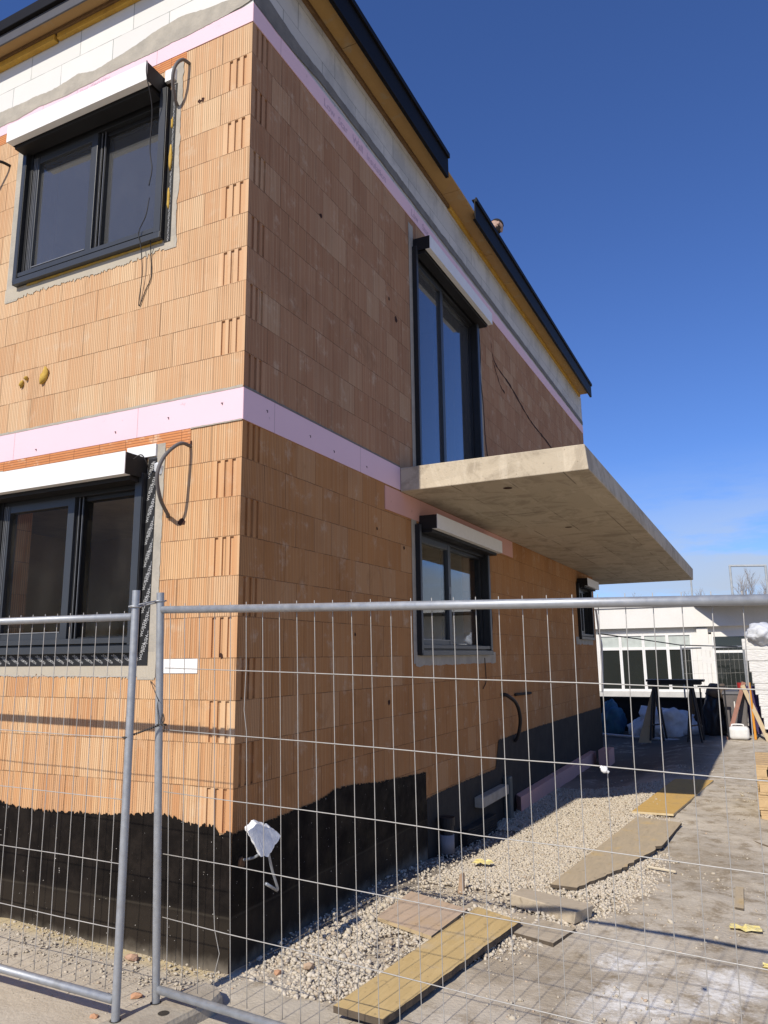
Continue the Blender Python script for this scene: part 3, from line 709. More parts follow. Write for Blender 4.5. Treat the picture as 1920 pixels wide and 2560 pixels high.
# windows ------------------------------------------------------------
m_tape = plain('black sealing membrane', (.018,.018,.018), rough=.55, bump=.3, bscale=25)
m_tapeprint = plain('pale tape print', (.55,.55,.54), rough=.7)
def bx(mb, M, u0, u1, d0, d1, z0, z1, mi=0):
    a, b = M(u0, d0, z0), M(u1, d1, z1); mb.box(a, b, mi)
def window(M, u0, u1, z0, z1, mull, proj, box, sash_near, glass, jamb=.065, boxp=.2, right_step=.06):
    """frame proud of the wall, left/near sash at the wall face, the other pane set deeper"""
    mb = MB()
    bx(mb, M, u0, u0+.045, -.09, proj, z0, z1); bx(mb, M, u1-.018, u1, -.09, proj-.004, z0, z1); bx(mb, M, u1-jamb, u1-.0185, -.10, proj-.012, z0+.06, z1)
    bx(mb, M, u0+.0455, u0+.075, -.10, .012, z0+.06, z1)
    bx(mb, M, u0+.075, u1-jamb, -.10, .0, z1-.09, z1)
    bx(mb, M, u0+.045, u1-.018, -.10, proj-.03, z0, z0+.06)
    fr = mb.build('window', m_anth, house, bev=.002)
    mb = MB(); bx(mb, M, u0+.02, u1-.002, proj-.0295, proj+.006, z0-.002, z0+.046); bx(mb, M, u0+.046, u1-.019, -.08, proj-.006, z0+.062, z0+.098)
    build_each(mb, 'sill_profile', m_anth_l, fr, bev=.002)
    mb = MB(); bx(mb, M, u1-jamb, u1-.006, proj-.0115, proj+.002, z0+.05, z1); bx(mb, M, u0+.003, u0+.042, proj+.0005, proj+.004, z0+.02, z1); build_each(mb, 'guide_rail_cover', m_anth_l, fr)
    zb, zt = z0+.099, z1-.09
    for k, (a, b) in enumerate(((u0+.075, mull), (mull, u1-jamb-.001))):
        f0 = .0 if k == 0 else -right_step + .02
        st = .065 if k == 0 else .03
        mb = MB()
        bx(mb, M, a, a+st, f0-.07, f0, zb, zt); bx(mb, M, b-st, b, f0-.07, f0, zb, zt)
        bx(mb, M, a+st, b-st, f0-.07, f0-.003, zb, zb+(.05 if k == 0 else .012)); bx(mb, M, a+st, b-st, f0-.07, f0-.003, zt-(.055 if k == 0 else .03), zt)
        mb.build('sash', m_anth_l if k == sash_near else m_anth, fr, bev=.002)
        mb = MB(); bx(mb, M, a+st, b-st, f0-.032, f0-.026, zb+.012, zt-.03); mb.build('pane', glass, fr)
    mb = MB()
    bx(mb, M, mull+.0005, mull+.03, -.115, -right_step+.034, zb, zt); bx(mb, M, mull+.052, mull+.062, -.115, -right_step+.03, zb, zt)
    build_each(mb, 'mullion', m_anth, fr, bev=.001)
    mb = MB()
    for q in (.082, .10, .118): bx(mb, M, u0+q, u0+q+.004, .0005, .005, zb, zt)
    for q in (.022, .056): bx(mb, M, mull+q, mull+q+.004, -right_step+.035, -right_step+.039, zb, zt)
    bx(mb, M, u0+.14, mull-.066, -.002, .002, zb+.045, zb+.052)
    build_each(mb, 'seal_strip', m_track, fr)
    a, b, c, d = box
    mb = MB()
    e = .004
    # hollow shutter housing: end plates, top, back lid, open slot below
    bx(mb, M, a, a+e, .0, boxp, c, d); bx(mb, M, b-e, b, .0, boxp, c, d); bx(mb, M, a+e, b-e, .0, boxp, d-e, d)
    bx(mb, M, a+e, b-e, .02, boxp-.045, c+.012, c+.02); bx(mb, M, a+e, b-e, boxp-.012, boxp-.002, c+.002, d-e)
    mb.build('shutter_box', m_black, fr)
    mb = MB(); bx(mb, M, a, b, boxp, boxp+.006, c-.004, d+.004); bx(mb, M, a+e, b-e, boxp-.05, boxp, c-.004, c-.001); mb.build('shutter_front', m_white, fr)
    mb = MB(); bx(mb, M, a+.02, b-.02, .025, boxp-.06, c-.03, c+.004); mb.build('blind_slats', m_black, fr)
    return fr
wl_ = window(ML, -2.27, -.772, 1.772, 2.96, -1.455, .05, (-2.28, -.785, 2.925, 3.07), 0, m_glass)
wu_ = window(ML, -2.275, -.729, 4.682, 5.91, -1.475, .05, (-2.285, -.785, 5.875, 6.02), 0, m_glass_up)
wd_ = window(MR, 2.76, 4.72, 3.45, 5.88, 3.60, .05, (2.79, 4.83, 5.835, 5.975), 0, m_glass_up, boxp=.19)
w2_ = window(MR, 2.70, 4.80, 1.735, 2.96, 3.62, .05, (2.80, 4.85, 2.925, 3.058), 0, m_glass_s, boxp=.19)
w3_ = window(MR, 9.85, 11.05, 1.99, 2.98, 10.4, .05, (9.95, 11.02, 2.94, 3.075), 0, m_glass_s, boxp=.19)
# membranes round the front windows, with the maker's printed name
def membrane(win, rects, z0, z1):
    mb = MB()
    for (u0, u1, a, b) in rects: bx(mb, ML, u0, u1, .005, .009, a, b)
    return mb.build('sealing_tape', m_tape, win)
tp = membrane(wl_, [(-.772, -.697, 1.69, 3.06), (-2.25, -.7725, 1.69, 1.77)], 1, 3)
tu = membrane(wu_, [(-.729, -.672, 4.66, 5.95)], 4, 6)
r = random.Random(5)
mtx = []
for k in range(15):
    mtx.append((-.722 + (k % 2) * .026, 1.72 + k * .087))
def tape_text():
    cu = bpy.data.curves.new('tape', 'FONT'); cu.body = 'W\u00dcRTH'; cu.size = .03; cu.extrude = 0
    tmp = bpy.data.objects.new('tape', cu); col.objects.link(tmp)
    me = bpy.data.meshes.new_from_object(tmp.evaluated_get(bpy.context.evaluated_depsgraph_get()))
    V = [v.co.copy() for v in me.vertices]; F = [tuple(p.vertices) for p in me.polygons]
    bpy.data.objects.remove(tmp); bpy.data.curves.remove(cu); bpy.data.meshes.remove(me)
    V = [Vector((v.x, v.y)) for v in V]
    mb = MB()
    for k in range(26):
        an = 1.36; ca, sa = math.cos(an), math.sin(an); ox, oz = -.724 + (k % 3 - 1) * .024, 1.72 + k * .05
        P = [(ox + v.x*ca - v.y*sa, oz + v.x*sa + v.y*ca) for v in V]
        ok = [f for f in F if all(-.771 < P[i][0] < -.698 and P[i][1] < 3.05 for i in f)]
        mb.add([(p[0], -.0096, p[1]) for p in P], ok)
    for k in range(34):
        an = -.42; ca, sa = math.cos(an), math.sin(an); ox, oz = -2.25 + k * .045, 1.735 + (k % 2) * .03
        P = [(ox + v.x*ca*.8 - v.y*sa*.8, oz + v.x*sa*.8 + v.y*ca*.8) for v in V]
        ok = [f for f in F if all(-2.25 < P[i][0] < -.774 and 1.691 < P[i][1] < 1.767 for i in f)]
        mb.add([(p[0], -.0096, p[1]) for p in P], ok)
    mb.build('tape_print', m_tapeprint, wl_)
    mb = MB()
    for k in range(22):
        an = 1.45; ca, sa = math.cos(an), math.sin(an); ox, oz = -.69 , 4.66 + k * .058
        P = [(ox + v.x*ca*.5 - v.y*sa*.6, oz + v.x*sa*.5 + v.y*ca*.6) for v in V]
        ok = [f for f in F if all(-.728 < P[i][0] < -.673 for i in f)]
        mb.add([(p[0], -.0096, p[1]) for p in P], ok)
    mb.build('tape_print', m_tapeprint, wu_)
tape_text()
mb = MB(); mb.ico((-.70, -.012, 5.33), (.016, .012, .11), 2, .5, seed=4); mb.ico((-.702, -.012, 5.0), (.012, .010, .08), 2, .5, seed=5); mb.ico((-.70, -.012, 5.62), (.010, .008, .05), 2, .5, seed=6)
build_each(mb, 'foam_seal', m_foamy, wu_, smooth=True)
mb = MB(); strip_ = strip(ML, -2.15, -.74, C(4.683), C(4.664), .02, .012, .004, .006, 21, 9); mb.add(strip_.v, strip_.f); build_each(mb, 'foam_seal', m_foamy, wu_)
mb = MB(); mb.box((-.96, -.02, 3.075), (-.70, -.004, 3.16)); mb.build('white_filler', m_whitefoam, wl_)
mb = MB(); mb.box((-.775, -.03, 5.98), (-.685, -.004, 6.075)); mb.build('white_filler', m_whitefoam, wu_)
m_red = plain('red sticker', (.62,.10,.12), rough=.5)
mb = MB(); mb.add([(-.905, .062, 1.886), (-.842, .062, 1.886), (-.842, .062, 1.925), (-.87, .062, 1.925)], [(0,1,2,3)]); mb.build('sticker', m_red, wl_)
mb = MB(); mb.box((.0005, 3.565, 2.36), (.004, 3.60, 2.43)); mb.build('frame_label', m_track, w2_)
m_clip = plain('pale silver clip', (.6,.62,.63), rough=.5)
mb = MB(); mb.hexa([(-.715,-.012,2.97),(-.66,-.012,2.94),(-.65,-.005,2.95),(-.70,-.005,2.98)], [(-.705,-.02,3.02),(-.645,-.02,3.0),(-.64,-.01,3.0),(-.69,-.01,3.03)]); mb.build('tape_end', m_clip, wl_)

# cables and conduits growing out of the walls
def cable(pts, r, mat, name='cable', n=8, par=house):
    mb = MB(); mb.tube(smooth_path(pts, 8), r, n); return mb.build(name, mat, par, smooth=True)
cable([(-.415,.01,3.105), (-.42,-.10,3.10), (-.44,-.215,2.99), (-.46,-.25,2.86), (-.50,-.17,2.73), (-.56,-.03,2.655), (-.577,-.012,2.645)], .0125, m_conduit, 'conduit')
cable([(-.568,.01,6.08), (-.575,-.07,6.06), (-.59,-.125,5.97), (-.615,-.12,5.87), (-.645,-.06,5.78), (-.66,-.012,5.752)], .0125, m_conduit, 'conduit')
cable([(-2.50,.01,5.86), (-2.53,-.08,5.86), (-2.6,-.15,5.82), (-2.75,-.1,5.55), (-2.78,-.01,5.4)], .0125, m_rubber, 'conduit')
cable([(.0,5.2,1.262), (.07,5.22,1.25), (.12,5.42,1.14), (.12,5.55,.95), (.07,5.6,.75), (.02,5.62,.68)], .022, m_rubber, 'conduit')
cable([(.0,5.75,1.23), (.03,5.8,1.235), (.03,6.35,1.225), (.0,6.5,1.22)], .018, m_base, 'conduit')
wp = [(-.79,-.205,6.03),(-.78,-.21,5.9),(-.80,-.12,5.7),(-.85,-.07,5.42),(-.825,-.065,5.25),(-.85,-.06,5.12)]
cable(wp, .004, m_rubber, 'cable', 6, wu_)
cable([(-.84,-.06,5.02),(-.86,-.065,4.88),(-.92,-.065,4.76),(-.90,-.055,4.64),(-.90,-.03,4.45),(-.935,-.01,4.22),(-.88,-.008,4.33),(-.835,-.008,4.42),(-.845,-.01,4.58),(-.825,-.04,4.68)], .0035, m_rubber, 'cable', 6, wu_)
cable([(-.78,-.14,3.03),(-.73,-.12,3.06),(-.70,-.10,3.01),(-.72,-.05,2.97)], .004, m_rubber, 'cable', 6, wl_)
cable([(.02,4.80,5.95),(.012,4.86,5.5),(.012,4.83,5.2),(.012,4.9,4.8),(.012,4.95,4.3),(.012,5.15,3.9),(.012,5.2,3.75),(.012,5.05,3.62)], .005, m_rubber, 'cable', 6, wd_)
cable([(.03,4.83,2.95),(.02,4.88,2.7),(.02,4.84,2.5),(.02,4.9,2.1),(.02,4.78,1.8)], .005, m_rubber, 'cable', 6, w2_)
cable([(.012,4.6,1.7),(.012,4.62,1.5),(.012,4.6,1.42),(.012,4.5,1.36)], .005, m_rubber, 'cable', 6, w2_)

# balcony slab
t_ = MB(); z0, z1 = 3.216, 3.442
t_.hexa([(.004,2.385,z0),(1.715,2.36,z0),(1.755,13.05,z0),(.004,13.05,z0)], [(.004,2.385,z1),(1.690,2.385,z1),(1.772,13.0,z1),(.004,13.0,z1)])
t_.hexa([(-1.2,11.475,z0),(.003,11.475,z0),(.003,13.05,z0),(-1.2,13.05,z0)], [(-1.2,11.475,z1),(.003,11.475,z1),(.003,13.0,z1),(-1.2,13.0,z1)])
bal = t_.build('balcony_slab', m_slab, house, bev=.008)
mb = MB()
for (x, y) in ((.923, 2.715), (.937, 5.122)):
    mb.add([(x + .042*math.cos(a*PI/8), y + .042*math.sin(a*PI/8), z0 - .003) for a in range(16)], [tuple(range(16))])
build_each(mb, 'drain_hole', m_hole, bal)
# base of the side wall
mb = MB(); mb.hexa([(.008,5.62,-.20),(.105,5.48,-.20),(.105,10.2,-.16),(.008,10.2,-.16)], [(.008,5.60,.06),(.105,5.48,.05),(.105,10.2,.05),(.008,10.2,.06)]); mb.build('insulation_board', m_pink_old, house, bev=.004)
mb = MB(); mb.box((.008, 4.10, .165), (.11, 5.0, .27)); mb.build('concrete_sill', m_conc, house, bev=.01)
mb = MB(); mb.box((.008, 5.08, -.2), (.10, 5.2, .34)); mb.build('downpipe_stub', plain('green grey plastic', (.10,.11,.10), rough=.6), house, bev=.02)
mb = MB(); mb.tube([(.10,3.08,-.2),(.10,3.08,.20)], .062, 16); mb.tube([(.10,3.08,.20),(.10,3.08,.27)], .075, 16); mb.build('drain_pipe', m_rubber, house, smooth=False)
mb = MB(); mb.tube([(.10,3.08,-.04),(.10,3.08,.12)], .066, 16); mb.build('pipe_tape', plain('grey tape', (.3,.28,.28), rough=.7), house, smooth=True)
mb = MB()
for i in range(12):
    a = i/12; b = (i+.55)/12
    mb.hexa([(.012,3.62,-.24+.3*a),(.105,3.62,-.24+.3*a),(.105,4.55,-.26+.27*a),(.012,4.55,-.26+.27*a)], [(.012,3.62,-.24+.3*b),(.105,3.62,-.24+.3*b),(.105,4.55,-.26+.27*b),(.012,4.55,-.26+.27*b)])
mb.box((.01,3.61,-.25), (.095,4.56,.03))
mb.build('light_well', m_base, house)

# ------------------------------------------------------------------ polystyrene wedge on its bent rod
rod = thing('bent_pipe', 'thin bent metal pipe sticking out of the black base at the house corner', 'pipe', (.03, .06, .57))
mb = MB(); mb.tube(smooth_path([(.0,.10,.57),(.10,.09,.60),(.19,.07,.66),(.2,.075,.64),(.2,.12,.53),(.2,.175,.425),(.195,.17,.41)], 6), .008, 8)
mb.tube([(.195,.172,.412),(.2,.06,.475)], .009, 8); mb.build('pipe_bend', m_galv, rod, smooth=True)
mb = MB(); mb.ico((.006,.085,.56), (.010,.03,.035), 2, .6, seed=3); mb.build('mortar_plug', plain('brick red mortar plug', (.12,.065,.035), rough=.9), rod, smooth=True)
fp = [(.175,-.115,.815),(.175,-.045,.825),(.18,.105,.772),(.19,.19,.714),(.2,.04,.640),(.195,-.035,.665)]
mb = MB()
fpoly = [(.16,-.10,.805),(.16,-.02,.83),(.165,.10,.785),(.18,.19,.722),(.195,.045,.645),(.19,-.02,.662)]
V = []; 
for a, b in zip(fpoly, fpoly[1:] + fpoly[:1]):
    for k in range(9):
        p = Vector(a).lerp(Vector(b), k/9); q = mnoise.noise(p*38)*.006 + mnoise.noise(p*110)*.003; V.append(p + Vector((0, q, q)))
rows_ = 7; n = len(V); off = Vector((.055, -.04, -.01)); vs = []
for r_ in range(rows_):
    for v in V:
        p = v + off * r_ / (rows_-1); q = mnoise.noise(p*60) * .0035; vs.append(p + Vector((q, q, -q)))
mb.add(vs, [tuple(range(n))[::-1], tuple(range((rows_-1)*n, rows_*n))] + [(r_*n+i, r_*n+(i+1)%n, (r_+1)*n+(i+1)%n, (r_+1)*n+i) for r_ in range(rows_-1) for i in range(n)])
tag(mb.build('polystyrene_wedge', m_whitefoam, loc=(.19, .04, .64)), 'torn white polystyrene wedge stuck on the bent pipe at the house corner', 'foam piece')

# ------------------------------------------------------------------ mesh fences
def fence_panel(O, u, w, a0, a1, g, rows, bot, ptop, pbot, label, nwire, bends=(), group='mesh fence panels along the front'):
    O, u, w = Vector(O), Vector(u).normalized(), Vector(w).normalized(); nrm = u.cross(w)
    P = lambda a, b, d=0: O + u*a + w*b + nrm*d
    root = thing('mesh_fence', label, 'fence', tuple(P(a0, pbot)), group)
    for a in (a0, a1):
        mb = MB(); p0, p1 = P(a, pbot), P(a, ptop)
        mb.tube([p0, p1], .0195, 18, cap=False)
        mb.tube([p1 - w*.03, p1 - w*.001], .0165, 14)
        mb.build('post', m_galv, root, smooth=True)
    lo, hi = min(a0, a1), max(a0, a1)
    mb = MB(); mb.tube([P(lo+.02, 0), P(hi-.02, 0)], .0195, 18); mb.build('top_rail', m_galv, root, smooth=True)
    mb = MB(); mb.tube([P(lo+.02, bot), P(hi-.02, bot)], .0195, 18); mb.build('bottom_rail', m_galv, root, smooth=True)
    mb = MB(); rr = random.Random(len(label))
    n0, n1 = nwire
    for i in range(n0, n1 + 1):
        a = i * g
        if not lo + .03 < a < hi - .03: continue
        pts = []; j = rr.uniform(-.0018, .0018); 
        for k in range(19):
            b = .032 + (bot + .022 - .032) * k / 18
            dx = j * math.sin(k * .5 + i) * .8
            for (bi, bb, amt) in bends:
                if bi == i: dx += amt * math.exp(-((b - bb) / .07) ** 2)
            pts.append(P(a + dx, b, -.0215))
        mb.tube(pts, .0018, 6)
    for q in rows:
        mb.tube([P(lo + .02, q + rr.uniform(-.004,.004), -.0175)] + [P(lo + (hi-lo)*k/8, q + rr.uniform(-.004,.004), -.0175) for k in range(1, 8)] + [P(hi - .02, q, -.0175)], .0023, 6)
    mb.build('wire_mesh', m_wire, root, smooth=True)
    return root, P
fr_, PR = fence_panel((.8876,-.7445,1.958), (.99879749,-.04119932,-.02657415), (.02348529,-.07372544,.99700201), -.85, 2.62, .1, (-.303,-.61,-.917,-1.219,-1.526), -1.856, .09, -1.945, 'right mesh fence panel in front of the shaded side and gravel path', (-8, 26), ((-5, -1.62, .035), (-3, -.45, -.018), (11, -1.2, .012)))
fl_, PL = fence_panel((-.13089,-.81042,1.94447), (.99985507,-.01529886,-.0074695), (.00731009,-.0104496,.99991868), .098, -3.38, .1, (-.303,-.601,-.898,-1.197,-1.49), -1.79, .134, -1.885, 'left mesh fence panel in front of the sunlit brick front', (-33, 0), ((-6, -1.1, .01),))
mb = MB()
a, b = PL(.098, .05), PR(-.855, .045)
d = (b - a).normalized()
for s in (-1, 1): mb.tube([a + Vector((0,.023*s,.004)) - d*.02, b + Vector((0,.023*s,.0)) + d*.02], .004, 6)
for p in (a, b):
    mb.tube([p + Vector((.024*math.cos(k*PI/8), .024*math.sin(k*PI/8), 0)) for k in range(17)], .005, 6)
tag(mb.build('fence_clamp', m_galv, loc=a, smooth=True), 'thin metal clamp joining the tops of the two fence posts', 'clamp')
mb = MB(); a, b = PL(.085, -.60), PR(-.83, -.585)
pts = [a + (b-a)*k/30 + Vector((0, -.024 + .004*math.sin(k*1.7), .004*math.cos(k*1.7))) for k in range(31)]; mb.tube(pts, .003, 6)
pts = [a + (b-a)*k/30 + Vector((0, -.024 - .004*math.sin(k*1.7), -.004*math.cos(k*1.7))) for k in range(31)]; mb.tube(pts, .003, 6)
for p in (a, b): mb.tube([p + Vector((.024*math.cos(k*PI/8), .024*math.sin(k*PI/8), .003*k/8)) for k in range(17)], .003, 6)
mb.tube(smooth_path([b + Vector((.02,-.02,0)), b + Vector((.04,-.03,.03)), b + Vector((.03,-.03,.06)), b + Vector((.025,-.03,.02)), b + Vector((.045,-.03,-.005)), b + Vector((.03,-.02,-.03))], 6), .003, 6)
mb.tube(smooth_path([b + Vector((.0,-.024,.0)), b + Vector((-.01,-.026,.10)), b + Vector((-.01,-.02,.16)), b + Vector((-.06,-.03,.22)), b + Vector((-.03,-.03,.17)), b + Vector((-.0,-.03,.12))], 6), .002, 6)
tag(mb.build('tie_wire', plain('dark twisted tie wire', (.07,.065,.06), rough=.5, metal=.5), loc=a, smooth=True), 'twisted dark tie wire binding the two fence posts half way up', 'wire')
mb = MB(); pz = PR(1.3-.0, -.62)
mb.ico(PR(1.395, -.615), (.014,.012,.012), 2, .4); mb.tube([PR(1.38,-.605), PR(1.41,-.625)], .006, 6)
tag(mb.build('cable_tie', m_white, loc=pz, smooth=True), 'white plastic knot tied at a crossing of the right fence mesh', 'tie')
# concrete foot
foot = thing('concrete_weight', 'long concrete fence foot under the two posts with an empty hole', 'fence foot', (.05, -.6, -.02))
pl = [(-.10,-.97),(.10,-.99),(.165,-.93),(.245,-.42),(.225,-.33),(.16,-.28),(.075,-.265),(.035,-.31),(-.125,-.90)]
m_ = MB(); n = len(pl); cx, cy = .05, -.62
vs = [(x, y, -.06) for x, y in pl] + [(cx+(x-cx)*.965, cy+(y-cy)*.985, .045) for x, y in pl] + [(cx+(x-cx)*.90, cy+(y-cy)*.955, .066) for x, y in pl]
fs = [tuple(range(n))[::-1], tuple(range(2*n, 3*n))] + [(r0*n+i, r0*n+(i+1)%n, (r0+1)*n+(i+1)%n, (r0+1)*n+i) for r0 in (0,1) for i in range(n)]
m_.add(vs, fs); fb_ = m_.build('block', m_conc, foot)
m_ = MB()
for (x, y) in ((.108,-.64), (.075,-.84), (PR(-.85,-1.9).x, PR(-.85,-1.9).y), (PL(.098,-1.87).x, PL(.098,-1.87).y)):
    m_.add([(x+.027*math.cos(k*PI/8), y+.027*math.sin(k*PI/8), .0685) for k in range(16)], [tuple(range(16))])
build_each(m_, 'post_hole', plain('hole shade', (.05,.042,.032), rough=.95), foot)

# ------------------------------------------------------------------ boards, planks, litter on the ground
def board(name, pts, th, mat, label, cat, z=0.02, edge=None, group=None, rag=None, tilt=0, drop=True):
    """pts ccw from above; rag = index of the edge to break"""
    P = []
    n = len(pts)
    for i in range(n):
        a, b = Vector(pts[i]), Vector(pts[(i+1) % n])
        P.append(a)
        if rag is not None and i in rag:
            L = (b-a).length; nrm = Vector((-(b-a).y, (b-a).x)).normalized(); k = max(4, int(L/.05))
            for j in range(1, k): 
                q = rag[i] * (abs(mnoise.noise(Vector((j*.31, i, 3)))) + .4*mnoise.noise(Vector((j*1.3, i, 9)))); P.append(a.lerp(b, j/k) + nrm*q)
    m = len(P); cz = sum((gh(p.x, p.y) for p in P))/m
    x0, y0 = P[0]
    zz = [gh(p.x,p.y)*.5 + cz*.5 + z + tilt*(p.y - y0) for p in P]
    mb = MB(); vs = [(p.x, p.y, q) for p, q in zip(P, zz)] + [(p.x, p.y, q + th) for p, q in zip(P, zz)]
    mb.add(vs, [tuple(range(m))[::-1]], 1); mb.add(vs, [tuple(range(m, 2*m))], 0)
    mb.add(vs, [(i, (i+1)%m, m+(i+1)%m, m+i) for i in range(m)], 1)
    c = sum((Vector((p.x, p.y, 0)) for p in P), Vector()) / m
    return tag(mb.build(name, [mat, edge or m_edge], loc=(c.x, c.y, cz)), label, cat, group)
board('plywood_board', [(1.441,5.09),(1.865,5.062),(2.138,7.467),(1.667,7.405)], .021, m_ply_o, 'clean honey yellow plywood board, farthest on the gravel half in shade', 'board', .015, plain('pale cut ply edge', (.62,.5,.3), rough=.8), 'boards laid as a walkway')
board('plywood_board', [(1.269,2.193),(1.47,2.18),(1.72,2.9),(1.90,3.75),(1.975,4.70),(1.529,4.83)], .022, m_ply_g, 'long weathered grey board with a broken edge on the gravel', 'board', .03, None, 'boards laid as a walkway', {1:.05, 2:.07})
board('plywood_board', [(.415,1.01),(.875,.84),(.905,1.40),(.40,1.60)], .022, m_ply_b, 'square brown weathered plywood piece in front of the pole shadows', 'board', .035, plain('pale worn ply edge', (.5,.38,.22), rough=.85), 'boards laid as a walkway', None)
board('plank', [(.80,-.22),(1.085,-.245),(1.30,1.30),(.955,1.45)], .032, m_ply_y, 'broad yellow formwork plank nearest the fence, dark along one edge', 'plank', .03, None, 'boards laid as a walkway', {1:.012})
board('plank', [(.80,1.33),(1.55,1.12),(1.62,1.42),(.85,1.70)], .03, m_timber_g, 'wide grey splintered plank lying under the end of the yellow plank', 'plank', -.004, None, None, {2:.015})
mb = MB(); mb.hexa([(1.10,1.73,.01),(1.585,1.53,.01),(1.66,1.72,.01),(1.13,1.90,.01)], [(1.11,1.725,.088),(1.60,1.53,.088),(1.68,1.73,.088),(1.14,1.905,.088)])
tag(mb.build('timber_beam', m_timber_g, loc=(1.4,1.7,.01), bev=.006), 'short thick grey timber beam lying across the fence rail shadow', 'beam')
m_shard = plain('terracotta shard', (.50,.28,.16), (.42,.23,.13), .9, 20, bump=.5)
m_shard_d = plain('brown shard', (.38,.27,.18), (.3,.2,.13), .9, 20, bump=.5)
mb = MB(); mb.hexa([(.655,1.87,.0),(.705,1.86,.0),(.71,1.885,.0),(.66,1.895,.0)], [(.665,1.89,.125),(.70,1.875,.145),(.705,1.90,.145),(.67,1.91,.13)])
tag(mb.build('brick_shard', m_shard_d, loc=(.68,1.88,0), bev=.004), 'thin brown tile shard standing upright in the gravel', 'shard')
def frag(c, s, rz, label, m=m_shard, seed=0, group='broken brick bits'):
    mb = MB(); mb.ico((c[0], c[1], c[2]+s[2]*.7), s, 1, .5, Matrix.Rotation(rz, 3, 'Z'), seed=seed)
    tag(mb.build('brick_fragment', m, loc=c), label, 'brick fragment', group)
frag((-.255,-.445,0), (.038,.026,.016), .2, 'flat orange brick fragment lying behind the left fence post', seed=1)
frag((-.275,-.70,0), (.035,.02,.012), -.3, 'orange brick chip left of the concrete foot', seed=2)
frag((.27,.085,.01), (.026,.022,.018), .6, 'rounded terracotta lump in the gravel by the house corner', seed=3)
frag((-.62,-.10,.01), (.055,.03,.02), .1, 'pinkish brick piece against the black base between the posts', plain('dusty pink brick', (.52,.33,.22), rough=.9, scale=20), 4)
frag((.40,.20,.02), (.032,.026,.02), 1.0, 'orange stone at the gravel edge beside the two post shadows', plain('orange stone', (.50,.36,.24), rough=.9, scale=20), 5)
frag((-.17,-.33,.0), (.022,.018,.014), .4, 'small dark stone beside the back of the concrete foot', plain('dark stone', (.16,.12,.09), rough=.9, scale=20), 6)
board('lath', [(2.515,2.29),(2.57,2.28),(2.56,2.80),(2.505,2.80)], .012, m_ply_g, 'small flat wooden lath lying on the dirt at the right', 'lath', .008)
mb = MB(); mb.tube([(1.85,3.05,.03),(2.07,3.02,.02)], .010, 6); tag(mb.build('stick', plain('pale stick', (.6,.52,.38), rough=.9), loc=(1.95,3.03,.02)), 'thin pale stick beside the broken board edge', 'stick')
m_yel = plain('yellow plastic wrapper', (.70,.56,.16), (.66,.6,.36), .5, 30)
def wrap(c, sx, sy, label, seed):
    mb = MB(); vs = []; n = 7
    for i in range(n):
        for j in range(n):
            x, y = (i/(n-1)-.5)*sx, (j/(n-1)-.5)*sy
            vs.append((c[0]+x+.02*mnoise.noise(Vector((i*.9,j*.8,seed))), c[1]+y+.02*mnoise.noise(Vector((i*.9,j*.8,seed+9))), c[2]+.018+.022*mnoise.noise(Vector((i*.8,j*.7,seed+4)))))
    mb.add(vs, [(i*n+j, i*n+j+1, (i+1)*n+j+1, (i+1)*n+j) for i in range(n-1) for j in range(n-1)])
    tag(mb.build('wrapper', m_yel, loc=c), label, 'litter', 'yellow scraps of litter')
wrap((2.59,1.90,.0), .19, .10, 'crumpled yellow wrapper on the dirt right of the grey beam', 1)
wrap((2.74,1.30,.0), .12, .06, 'yellow scrap at the right edge near the lime spill', 2)
wrap((.57,2.70,.0), .15, .12, 'yellow wrapper lying on gravel at the shadow edge', 3)
cable_pts = [(1.9,5.05,.012),(2.1,4.98,.01),(2.32,4.82,.012),(2.55,4.5,.01),(2.74,4.22,.012),(2.95,4.0,.01)]
mb = MB(); mb.tube(smooth_path(cable_pts, 8), .008, 6); tag(mb.build('ground_cable', plain('dusty brown cable', (.17,.13,.09), rough=.85), loc=(1.9,5.05,0), smooth=True), 'dusty brown cable lying across the dirt path', 'cable')

# ------------------------------------------------------------------ pallets at the right
pal = None
def pallet(x, y, z, label, rz=0):
    r0 = thing('pallet', label, 'pallet', (x, y, z), 'stacked timber pallets')
    mb = MB()
    for i in range(7): mb.box((x, y + i*.17, z + .122), (x + .8, y + i*.17 + .12, z + .144))
    build_each(mb, 'deck_board', m_timber, r0, bev=.002)
    mb = MB()
    for k in (0, .33, .68): mb.box((x + k, y, z + .10), (x + k + .12, y + 1.14, z + .121))
    build_each(mb, 'stringer_board', m_timber, r0)
    for k in (0, .33, .68):
        for q in (0, .5, 1.02): 
            mb = MB(); mb.box((x + k + .004, y + q, z + .023), (x + k + .11, y + q + .12, z + .099)); mb.build('block', m_timber, r0, bev=.003)
    mb = MB()
    for k in (0, .33, .68): mb.box((x + k, y, z), (x + k + .12, y + 1.14, z + .022))
    build_each(mb, 'bottom_board', m_timber, r0)
for i, (lab, dx) in enumerate((('timber pallet at the bottom of the stack by the right edge', 0), ('timber pallet second from the bottom of the stack', -.02), ('timber pallet third up in the stack', .01), ('timber pallet on top of the stack', -.015))):
    pallet(2.69 + dx, 5.3 + .03*dx, -.02 + i*.151, lab)

